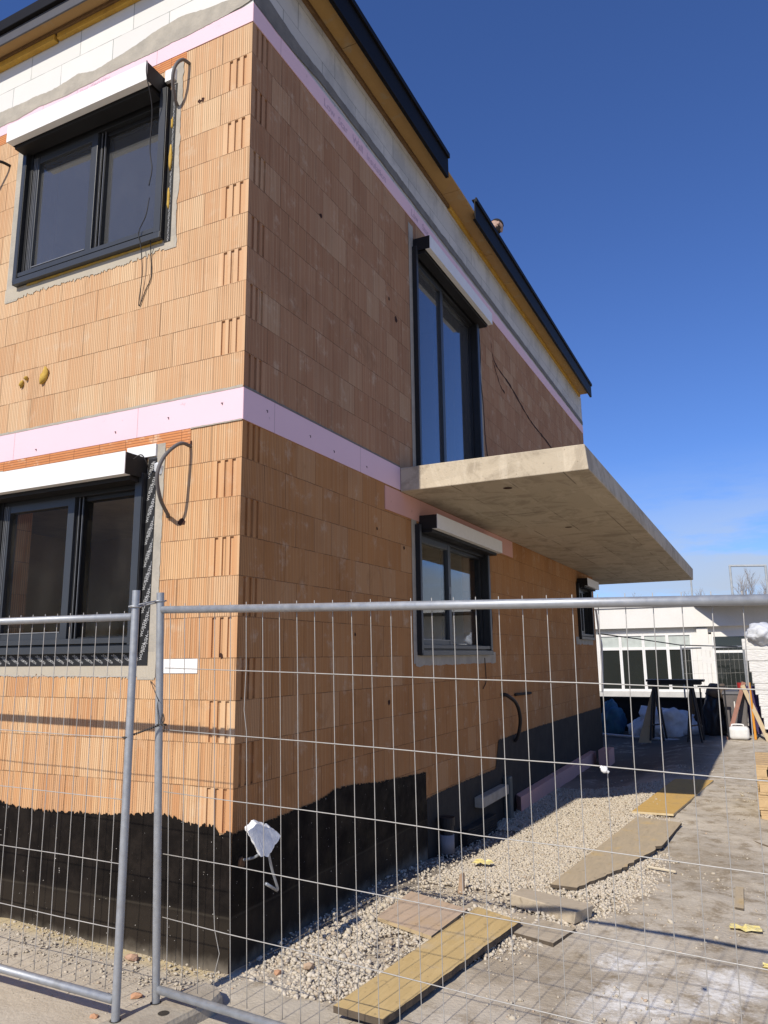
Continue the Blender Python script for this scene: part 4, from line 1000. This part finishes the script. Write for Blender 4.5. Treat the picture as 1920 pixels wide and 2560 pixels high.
# ------------------------------------------------------------------ worker on the roof
m_skin = plain('skin', (.40,.26,.19), (.34,.215,.155), .55, 8, spec=.35)
m_hair = plain('short dark hair', (.022,.017,.014), rough=.8, scale=60, bump=.8, bscale=220)
m_cloth = plain('dark work jacket', (.035,.04,.055), rough=.9)
m_trous = plain('grey work trousers', (.09,.09,.09), rough=.9)
def person():
    H = Vector((.095, 5.535, 7.615))                                  # head centre
    fw = Vector((.62, .60, -.50)).normalized(); up = Vector((.18, .42, .89)); up = (up - fw*up.dot(fw)).normalized(); rt = fw.cross(up)
    W = lambda a, b, c: H + rt*a + fw*b + up*c
    bm = bmesh.new(); bmesh.ops.create_icosphere(bm, subdivisions=4, radius=1)
    V = []
    for v in bm.verts:
        x, y, z = v.co
        sx_, sy_, sz_ = .076, .096, .112
        if z < 0: sx_ *= 1 - .30*min(1, -z)*(1 if y > -.2 else .6); 
        px, py, pz = x*sx_, y*sy_, z*sz_
        if z < -.2 and y > 0: py *= .93; 
        if y < 0 and z < -.3: py *= .8
        # brow, eye sockets, nose, chin, mouth
        if y > .5:
            py += .010*math.exp(-((z-.12)/.12)**2) * math.exp(-(x/.6)**2)
            for s in (-1, 1): py -= .012*math.exp(-(((x - .36*s)/.17)**2 + ((z+.03)/.12)**2))
            py += .026*math.exp(-((x/.13)**2 + ((z+.24)/.16)**2)) + .012*math.exp(-((x/.1)**2 + ((z+.08)/.2)**2))
            py += .007*math.exp(-((x/.3)**2 + ((z+.52)/.09)**2)) + .012*math.exp(-((x/.3)**2 + ((z+.85)/.14)**2))
        V.append(W(px, py, pz))
    F = [tuple(q.index for q in f.verts) for f in bm.faces]; bm.free()
    mb = MB(); mb.add(V, F)
    for s in (-1, 1):                                                 # ears
        mb.ico(W(.080*s, -.008, -.012), (.012,.018,.030), 2, 0, Matrix((rt, fw, up)).transposed())
    neck = W(0, -.05, -.16); chest = Vector((-.10, 5.30, 7.36)); pel = Vector((-.42, 5.02, 7.30))
    mb.tube([W(0,-.025,-.05), W(0,-.035,-.11), neck], [.050,.052,.062], 14)
    mb.tube(smooth_path([neck, chest, (chest+pel)/2 + Vector((0,0,.03)), pel], 6), [.06]+[.085+.085*min(1,k/6) for k in range(17)]+[.16], 16)
    sh = rt*.19
    jt = {}
    for s in (-1, 1):
        a = chest + rt*.17*s + Vector((.03,.03,.05)); e = a + Vector((-.12, .10*s, -.16)); h = e + Vector((-.02,.08,-.12))
        mb.tube(smooth_path([a, e, h], 5), [.056,.054,.052,.05,.047,.044,.041,.038,.035,.032,.029], 12)
        jt[s] = (a, e, h)
        d = (h - e).normalized(); sd = d.cross(Vector((0,0,1))).normalized()
        mb.ico(h + d*.04, (.045,.04,.018), 2, 0, Matrix((d, sd, d.cross(sd))).transposed())
        for i in range(4):
            b0 = h + d*.07 + sd*(.027 - .018*i); L = (.065,.075,.07,.055)[i]
            mb.tube([b0, b0 + d*L*.5 + Vector((0,0,-.004)), b0 + d*L + Vector((0,0,-.016))], [.0095,.009,.0075], 8)
        mb.tube([h + d*.02 + sd*.035*s, h + d*.05 + sd*.055*s, h + d*.075 + sd*.06*s], [.011,.010,.008], 8)
        hip = pel + rt*.10*s; kn = hip + Vector((.10, .30, -.08)); ft = hip + Vector((-.18, -.05, -.16))
        mb.tube(smooth_path([hip, kn, ft], 5), [.085,.083,.08,.075,.068,.06,.056,.052,.047,.042,.038], 14)
        mb.ico(ft + Vector((.07,.02,-.01)), (.12,.045,.04), 2)
    root = mb.build('person', m_skin, loc=(-.4, 5.0, 7.1), smooth=True)
    md = root.modifiers.new('join', 'REMESH'); md.mode = 'VOXEL'; md.voxel_size = .007; md.use_smooth_shade = True
    tag(root, 'person with short dark hair and beard, head showing above the roof edge', 'person')
    # hair: skull cap a few mm proud; beard along the jaw
    bm = bmesh.new(); bmesh.ops.create_icosphere(bm, subdivisions=4, radius=1); keep = {}
    V = []; F = []
    for v in bm.verts:
        x, y, z = v.co; th = .004 + .010*max(0, z)
        V.append(W(x*(.076+th), y*(.096+th), z*(.112+th)))
    for f in bm.faces:
        c = f.calc_center_median()
        if c.z > .10 + .55*max(0, c.y)**1.2 and not (abs(c.x) > .7 and c.z < .28 and c.y > -.35): F.append(tuple(q.index for q in f.verts))
    bm.free(); mb = MB(); mb.add(V, F); mb.build('hair', m_hair, root, smooth=True)
    bm = bmesh.new(); bmesh.ops.create_icosphere(bm, subdivisions=4, radius=1); V = []; F = []
    for v in bm.verts:
        x, y, z = v.co; k = 1 - .30*min(1, max(0, -z)); V.append(W(x*.0785*k, y*.096*.95 + (.016 if y > .3 else 0), z*.118))
    for f in bm.faces:
        c = f.calc_center_median()
        if c.z < -.55 and c.y > -.15 or (abs(c.x) > .62 and -.6 < c.z < -.3 and 0 < c.y < .45): F.append(tuple(q.index for q in f.verts))
    bm.free(); mb = MB(); mb.add(V, F); mb.build('beard', m_hair, root, smooth=True)
    mb = MB(); mb.tube(smooth_path([neck + Vector((-.01,-.02,-.005)), chest, (chest+pel)/2 + Vector((0,0,.03)), pel], 6), [.075]+[.10+.085*min(1,k/6) for k in range(17)]+[.175], 16)
    for s in (-1, 1):
        a, e, h = jt[s]; mb.tube(smooth_path([a, e, e.lerp(h, .85)], 5), [.068,.066,.064,.062,.06,.056,.053,.05,.047,.044,.042], 12)
    mb.build('jacket', m_cloth, root, smooth=True)
    mb = MB()
    for s in (-1, 1):
        hip = pel + rt*.10*s; kn = hip + Vector((.10, .30, -.08)); ft = hip + Vector((-.18, -.05, -.16))
        mb.tube(smooth_path([hip, kn, ft], 5), [.098,.095,.092,.087,.08,.072,.068,.064,.059,.054,.052], 14)
    mb.build('trousers', m_trous, root, smooth=True)
person()

# ------------------------------------------------------------------ yard behind the house
m_blackm = plain('black painted steel', (.018,.018,.02), rough=.5)
tr = thing('trestle_table', 'black steel trestle table standing in front of the white building', 'trestle', (1.2, 13, 0))
mb = MB(); mb.box((.70, 12.75, 1.16), (1.80, 13.15, 1.20)); mb.box((.72, 12.78, 1.10), (1.74, 12.83, 1.155)); mb.box((.72, 13.08, 1.10), (1.74, 13.13, 1.155)); mb.build('table_top', m_blackm, tr)
for x in (.84, 1.55):
    for s in (-1, 1):
        for y in (12.8, 13.1):
            mb = MB(); mb.tube([(x, y, 1.15), (x + .13*s, y + (.1 if y > 13 else -.1), .0)], .022, 8); mb.build('leg', m_blackm, tr)
    mb = MB(); mb.tube([(x-.1, 12.72, .3), (x+.1, 13.18, .3)], .015, 6); mb.build('brace', m_blackm, tr)
bar = thing('barrier', 'low black rail on one post right of the trestle table', 'rail', (1.9, 13.4, 0))
mb = MB(); mb.box((1.63, 13.4, 1.03), (2.16, 13.44, 1.06)); mb.build('rail', m_blackm, bar)
for x in (1.66, 2.12):
    mb = MB(); mb.box((x, 13.4, .0), (x+.03, 13.43, 1.029)); mb.build('post', m_blackm, bar)
mb = MB(); mb.hexa([(.40,13.2,-.1),(.66,13.2,-.1),(.66,13.24,-.1),(.40,13.24,-.1)], [(.78,13.25,1.09),(.89,13.25,1.09),(.89,13.29,1.09),(.78,13.29,1.09)])
tag(mb.build('leaning_plank', m_ply_g, loc=(.55,13.2,-.1)), 'pale grey plank leaning against the trestle table', 'plank')
def lump(name, c, s, mat, label, cat, jit=.45, seed=1, flat=True, sub=4):
    bm = bmesh.new(); bmesh.ops.create_icosphere(bm, subdivisions=sub, radius=1); V = []
    for v in bm.verts:
        p = v.co.copy(); k = 1 + jit*mnoise.noise(p*1.6 + Vector((seed,0,0))) + jit*.45*mnoise.noise(p*4.5 + Vector((0,seed,0))) + jit*.16*mnoise.noise(p*11)
        p = p*k; z = p.z*s[2]
        if flat: z = max(z, -s[2]*.55)
        V.append((c[0]+p.x*s[0], c[1]+p.y*s[1], c[2]+z+s[2]*.55))
    F = [tuple(q.index for q in f.verts) for f in bm.faces]; bm.free(); mb = MB(); mb.add(V, F)
    return tag(mb.build(name, mat, loc=c, smooth=True), label, cat)
m_film = plain('white plastic film', (.62,.64,.67), (.5,.52,.56), .45, 9, bump=.6, bscale=18, bdist=.03)
lump('rubbish_bag', (.80, 14.5, -.1), (.66, .42, .43), m_film, 'big heap of white plastic sacks in the shade under the trestle table', 'bag', .4, 2)
lump('rubbish_bag', (-.42, 15.0, -.12), (.27, .25, .46), plain('blue plastic sheet', (.03,.09,.17), (.05,.16,.2), .5, 5), 'dark blue sack with turquoise film against the house corner', 'bag', .35, 4)
lump('rubbish_bag', (1.88, 14.4, -.05), (.27, .25, .62), plain('black plastic sack', (.02,.02,.022), rough=.4), 'full black sack between the white heap and the wheelie bin', 'bag', .3, 6)
mb = MB(); mb.tube(smooth_path([(-.52,14.3,-.06),(.2,14.0,-.07),(.8,13.75,-.07),(1.2,13.55,-.07)], 6), .03, 10)
tag(mb.build('pvc_pipe', plain('pale plastic pipe', (.5,.5,.5), rough=.5), loc=(.3,14,-.1), smooth=True), 'long pale plastic pipe on the shaded ground by the white sacks', 'pipe')
mb = MB(); mb.box((.22, 9.8, -.14), (.40, 10.3, .12)); tag(mb.build('insulation_offcut', m_pink_old, loc=(.3,10,-.14), bev=.004), 'pink insulation offcut standing at the far end of the base board', 'insulation board')
bn = thing('wheelie_bin', 'grey wheelie bin with white marks between the planks and black sack', 'bin', (2.3, 14.3, -.02))
m_bin = plain('grey brown plastic', (.16,.145,.14), rough=.55); m_bin2 = plain('dark bin lid', (.10,.10,.11), rough=.5)
mb = MB(); mb.hexa([(2.13,14.05,.05),(2.47,14.05,.05),(2.47,14.45,.05),(2.13,14.45,.05)], [(2.06,13.98,.86),(2.54,13.98,.86),(2.54,14.52,.86),(2.06,14.52,.86)]); mb.build('body', m_bin, bn, bev=.02)
mb = MB(); mb.hexa([(2.04,13.95,.862),(2.56,13.95,.862),(2.56,14.55,.862),(2.04,14.55,.862)], [(2.07,13.99,.93),(2.53,13.99,.93),(2.53,14.5,.95),(2.07,14.5,.95)]); mb.build('lid', m_bin2, bn, bev=.015)
mb = MB(); mb.tube([(2.08,14.6,.86),(2.52,14.6,.86)], .018, 8); mb.build('handle', m_bin2, bn)
for x in (2.09, 2.45):
    mb = MB(); mb.tube([(x,14.46,.09),(x+.06,14.46,.09)], .1, 18); mb.build('wheel', m_rubber, bn)
mb = MB(); mb.box((2.27,13.99,.55), (2.29,14.02,.72)); mb.box((2.34,13.985,.56), (2.37,14.02,.74)); build_each(mb, 'mark', m_white, bn)
jug = thing('canister', 'white plastic canister lying on its side in front of the bin', 'canister', (2.35, 13.55, .0))
mb = MB(); mb.box((2.14,13.42,.0), (2.52,13.70,.26)); o = mb.build('body', plain('white canister plastic', (.72,.71,.68), rough=.45), jug, bev=.07); o.modifiers['bevel'].segments = 4
mb = MB(); mb.tube([(2.139,13.5,.09),(2.10,13.49,.09)], .035, 14); mb.build('cap', m_rubber, jug)
mb = MB(); mb.tube(smooth_path([(2.2,13.56,.255),(2.22,13.56,.29),(2.4,13.56,.29),(2.42,13.56,.255)], 4), .014, 8); mb.build('handle', m_white, jug)
m_redw = plain('red brown timber', (.30,.15,.11), (.22,.11,.08), .8, 12)
for i, (a, b, lab) in enumerate((((2.22,13.6,.30),(2.50,13.9,1.12), 'red brown plank leaning left over the canister'), ((2.86,13.4,-.02),(2.47,13.8,1.06), 'red brown plank leaning right of the canister'))):
    a, b = Vector(a), Vector(b); mb = MB(); d = (b-a).normalized(); s = d.cross(Vector((0,1,0))).normalized()*.04; q = Vector((0,.012,0))
    if i == 0: a = a - d*.36
    mb.hexa([a-s-q, a+s-q, a+s+q, a-s+q], [b-s-q, b+s-q, b+s+q, b-s+q]); tag(mb.build('leaning_plank', m_redw if i == 0 else m_ply_g, loc=a), lab if i == 0 else 'worn grey brown plank leaning right of the canister', 'plank', 'planks leaning by the bin')
lump('sack', (1.95, 14.35, .82), (.24, .2, .16), plain('brown dusty sack', (.16,.12,.09), (.1,.08,.06), .9, 9), 'brown dusty sack lying on top of the full black sack', 'bag', .4, 12, False, 3)
mb = MB(); mb.tube([(2.62,13.62,.0),(2.60,13.66,1.12)], .025, 8); tag(mb.build('marker_post', plain('orange plastic', (.70,.30,.04), rough=.6), loc=(2.62,13.62,0)), 'thin orange post against the white wrapped stack', 'post')
mb = MB(); mb.tube([(2.43,14.1,.955),(2.43,14.1,1.10)], [.06,.075], 14); tag(mb.build('bucket', plain('red plastic', (.38,.03,.03), rough=.5), loc=(2.43,14.1,.95)), 'small red tub standing on the lid of the wheelie bin', 'tub')
cr = thing('crate', 'dark purple plastic crate stacked behind the wheelie bin', 'crate', (2.75, 15.1, 0)); m_cr = plain('purple blue plastic', (.06,.04,.11), rough=.6)
mb = MB(); mb.box((2.5,14.9,-.02),(3.0,15.3,.03)); mb.box((2.5,14.9,.031),(2.52,15.3,.95)); mb.box((2.98,14.9,.031),(3.0,15.3,.95)); mb.box((2.521,14.9,.031),(2.979,14.92,.95)); mb.box((2.521,15.28,.031),(2.979,15.3,.95)); mb.build('body', m_cr, cr)
mb = MB(); mb.box((2.49,14.89,.952),(3.01,15.31,.99)); mb.build('rim', m_cr, cr)
mb = MB(); mb.box((1.32,14.9,-.06),(1.42,15.0,.72)); tag(mb.build('timber_post', m_battend, loc=(1.32,14.9,-.06)), 'short brown timber post leaning beside the white sacks', 'post')
# stack of white wrapped packs, leaning
m_film2 = plain('white shrink film', (.70,.69,.66), (.60,.59,.57), .5, 7, bump=.7, bscale=14, bdist=.03, sc=(1,1,3))
st = thing('wrapped_stack', 'tall leaning stack of white wrapped packs at the right edge', 'stack', (3.1, 13.9, 0))
for k in range(9):
    z = k*.222; off = -.34*(z/2) + random.uniform(-.012, .012); w_ = .46 if k else .42
    c = Vector((3.31+off, 13.8+random.uniform(-.01,.01), z+.112)); mb = MB()
    mb.box(c - Vector((w_,.45,.1105)), c + Vector((w_,.45,.1105))); o = mb.build('pack', m_film2, st, bev=.014)
lump('sack', (2.92, 13.4, 1.99), (.30, .26, .2), m_film, 'crumpled white sack sitting on top of the wrapped stack', 'bag', .3, 8, False)
mb = MB(); mb.box((-1.2, 15.5, -.2), (2.02, 15.7, .655)); mb.box((-1.25, 15.47, .656), (2.05, 15.73, .70))  # dark wall added to stand for the deep shade in the yard
tag(mb.build('shade_wall', plain('near black shade wall', (.022,.019,.017), (.014,.012,.011), .95, 4, bump=.4), loc=(.4, 15.6, -.2)), 'added low dark wall standing in for deep shade behind the white sacks under the far windows', 'wall')
# far building
fbld = thing('white_building', 'low white building with a row of large windows behind the yard', 'building', (0, 22, 0))
m_wall = plain('white rendered wall', (.74,.72,.67), (.69,.67,.62), .85, 2)
m_wallg = plain('pale grey render', (.55,.54,.51), rough=.85, scale=3, bump=.2)
m_dark = plain('dark plinth', (.035,.03,.028), rough=.9)
m_dglass = glass_mat('dark far glass', (.2,.2,.2), 1.1, (.10,.115,.105), .22)  # green-grey film painted in as faint reflections on the far panes
mb = MB()
mb.box((-7, 22.0, 2.54), (9, 22.4, 3.2))
mb.box((-7, 22.22, 2.36), (9, 22.4, 2.54)); mb.box((-7, 22.15, .53), (-1.93, 22.4, 2.36)); mb.box((1.14, 22.10, -.1), (1.47, 22.4, 2.5)); mb.box((.965, 22.15, .53), (1.139, 22.4, 2.36)); mb.box((1.471, 22.15, .3), (1.56, 22.4, 2.3)); mb.box((3.0, 22.15, -.1), (9, 22.4, 2.36)); mb.box((1.561, 22.2, 2.22), (3.0, 22.4, 2.36))
mb.box((-7, 27.8, -.1), (9, 28, 3.15)); mb.box((-7, 22.4, -.1), (-6.8, 27.8, 3.15)); mb.box((8.8, 22.4, -.1), (9, 27.8, 3.15))
mb.build('wall', m_wall, fbld)
mb = MB(); mb.box((-7, 22.08, .30), (1.13, 22.3, .529)); mb.box((1.48, 22.08, .30), (3.0, 22.149, .53)); mb.build('window_sill', m_wallg, fbld)
mb = MB(); mb.box((-7, 22.12, -.3), (1.139, 22.3, .299)); mb.box((1.48, 22.12, -.3), (2.99, 22.3, .299)); mb.build('plinth', m_dark, fbld)
mb = MB(); mb.box((-7.2, 21.95, 3.2), (9.2, 28, 3.3)); mb.build('roof', m_wallg, fbld)
mb = MB(); mb.prism([(1.12, 21.94, 3.205), (1.9, 21.0, 3.205), (9, 20.4, 3.205), (9, 21.94, 3.205)], (0, 0, .13)); mb.build('canopy', m_wallg, fbld)
mb = MB(); mb.prism([(1.16, 21.94, 3.15), (1.92, 21.03, 3.15), (9, 20.43, 3.15), (9, 21.94, 3.15)], (0, 0, .052)); mb.build('canopy_underside', m_dark, fbld)
xs = [-1.93, -1.22, -.50, .24, .965]
for a, b in zip(xs[:-1], xs[1:]):
    mb = MB(); e = .045
    mb.box((a+.001, 22.16, .53), (a+e, 22.24, 2.355)); mb.box((b-e, 22.16, .53), (b-.001, 22.24, 2.355)); mb.box((a+e, 22.165, .53), (b-e, 22.24, .60)); mb.box((a+e, 22.165, 2.29), (b-e, 22.24, 2.355)); mb.box((a+e, 22.165, 1.84), (b-e, 22.24, 1.93))
    wnd = mb.build('window', m_white, fbld)
    mb = MB(); mb.box((a+e, 22.20, .60), (b-e, 22.21, 1.84)); mb.build('pane', m_dglass, wnd)
    mb = MB(); mb.box((a+e, 22.20, 1.93), (b-e, 22.21, 2.29)); mb.build('blind', plain('pale blind', (.5,.54,.5), rough=.8), wnd)
mb = MB(); mb.box((1.561, 22.16, .3), (1.61, 22.24, 2.219)); mb.box((2.92, 22.16, .3), (2.999, 22.24, 2.219)); mb.box((1.61, 22.165, 1.72), (2.92, 22.24, 1.80)); wnd = mb.build('door', m_white, fbld)
mb = MB(); mb.box((1.61, 22.20, .53), (2.92, 22.21, 1.72)); mb.box((1.61, 22.20, 1.8), (2.92, 22.21, 2.22)); mb.build('pane', m_dglass, wnd)
mb = MB(); mb.box((-7, 23.8, -.1), (8.8, 23.85, 3.15)); mb.build('inner_wall', m_dark, fbld)
# second mesh fence and the signs on it
fb2, PB = fence_panel((2.4,16.0,1.86), (1,-.05,.02), (0,0,1), -1.25, .12, .1, (-.3,-.6,-.9,-1.2,-1.5), -1.72, .08, -1.86, 'mesh fence panel standing in the yard before the white building', (-14, 2), group='mesh fence panels in the yard')
fb3, PB3 = fence_panel((2.55,15.95,1.88), (.9,-.45,.0), (0,0,1), .0, 1.3, .1, (-.3,-.6,-.9,-1.2,-1.5), -1.72, .06, -1.88, 'mesh fence panel angled off behind the white wrapped stack', (0, 13), group='mesh fence panels in the yard')
for lab, a, z_ in (('blank white board hanging high on the yard fence', 0, 1.90), ('blank white board hanging lower on the yard fence', -.02, 1.60)):
    mb = MB(); mb.hexa([(1.62+a,15.93,z_-.09),(1.86+a,15.92,z_-.13),(1.86+a,15.93,z_-.13),(1.62+a,15.94,z_-.09)], [(1.62+a,15.93,z_+.05),(1.86+a,15.92,z_+.01),(1.86+a,15.93,z_+.01),(1.62+a,15.94,z_+.05)])
    tag(mb.build('sign_board', m_white, loc=(1.7,15.93,z_)), lab, 'sign', 'white boards on the yard fence')
mb = MB(); mb.tube([(.05,11.47,2.12), (.6,12.6,2.03), (1.3,14.2,1.90), (2.4,15.97,1.86)], .012, 6); tag(mb.build('cable', m_rubber, loc=(.05,11.47,2.12), smooth=True), 'black cable stretched from the house corner to the yard fence', 'cable')
mb = MB(); mb.tube([(.03,11.46,2.6),(.05,11.5,2.2),(.09,11.5,1.9),(.05,11.5,1.0)], .02, 8); tag(mb.build('hanging_strip', m_white, loc=(.03,11.46,1)), 'white plastic strip hanging at the far corner of the house', 'strip')
# frame, pole and trees beyond
fm = thing('steel_frame', 'tall square steel pipe frame standing beyond the white building', 'frame', (2.9, 29, 0))
m_frame = plain('grey green steel', (.38,.40,.40), rough=.6)
for nm, a, b in (('post', (2.14,29,0), (2.14,29,5.12)), ('post', (3.40,29,0), (3.40,29,5.05)), ('crossbar', (2.10,29,5.12), (3.44,29,5.05))):
    mb = MB(); mb.tube([a, b], .045, 8); mb.build(nm, m_frame, fm)
mb = MB(); mb.tube([(.66,29,0), (.66,29,4.75)], .035, 8); tag(mb.build('pole', m_frame, loc=(.66,29,0)), 'thin grey pole standing beyond the white building', 'pole')
m_bark = plain('haze lightened bark', (.30,.27,.25), (.24,.22,.2), .9, 10)  # bark colour lightened to paint in distance haze
def tree(x, y, h, spread, label, seed, upright):
    r = random.Random(seed); root = thing('bare_tree', label, 'tree', (x, y, 0), 'bare trees beyond the white building')
    mb = MB(); top = Vector((x + r.uniform(-.2,.2), y, h*.8)); mb.tube([(x,y,0), (x+.03,y,h*.35), top], [.14,.09,.02], 8); mb.build('trunk', m_bark, root, smooth=True)
    mb = MB()
    def grow(p, d, L, rad, lev):
        q = p + d*L*.55 + Vector((r.uniform(-1,1), r.uniform(-1,1), r.uniform(-.3,1)))*L*.05; e = q + (d + Vector((r.uniform(-.25,.25), r.uniform(-.25,.25), .15*upright)))*L*.5
        mb.tube([p, q, e], [rad, rad*.7, rad*.35], 4, cap=False)
        if lev == 0: return
        for _ in range(4 if lev > 1 else 5):
            s = p.lerp(e, r.uniform(.25, 1)); dd = (d + Vector((r.uniform(-1,1), r.uniform(-1,1), r.uniform(-.2,.8)*upright))*(.55 if upright > .5 else 1.0)).normalized()
            grow(s, dd, L*r.uniform(.45,.65), rad*.5, lev-1)
    for i in range(16):
        t = r.uniform(.25, .98); p = Vector((x,y,0)).lerp(top, t); an = r.uniform(0, 2*PI)
        d = Vector((math.cos(an)*spread, math.sin(an)*spread, r.uniform(.5,1.2)*upright + .15)).normalized(); grow(p, d, h*.30*(1.15 - t*.5), .03, 3)
    mb.build('crown', m_bark, root)
tree(-3.2, 38, 4.7, 1.0, 'spreading bare tree just right of the house corner', 3, .5)
tree(.3, 42, 5.0, .35, 'slim upright bare tree behind the thin pole', 5, 1.2)
tree(-.5, 43, 4.6, .35, 'slim bare tree left of the thin pole', 6, 1.2)
tree(2.6, 42, 5.4, .4, 'upright bare tree seen inside the steel frame, left one', 8, 1.2)
tree(3.6, 43, 5.3, .4, 'upright bare tree seen inside the steel frame, right one', 9, 1.2)
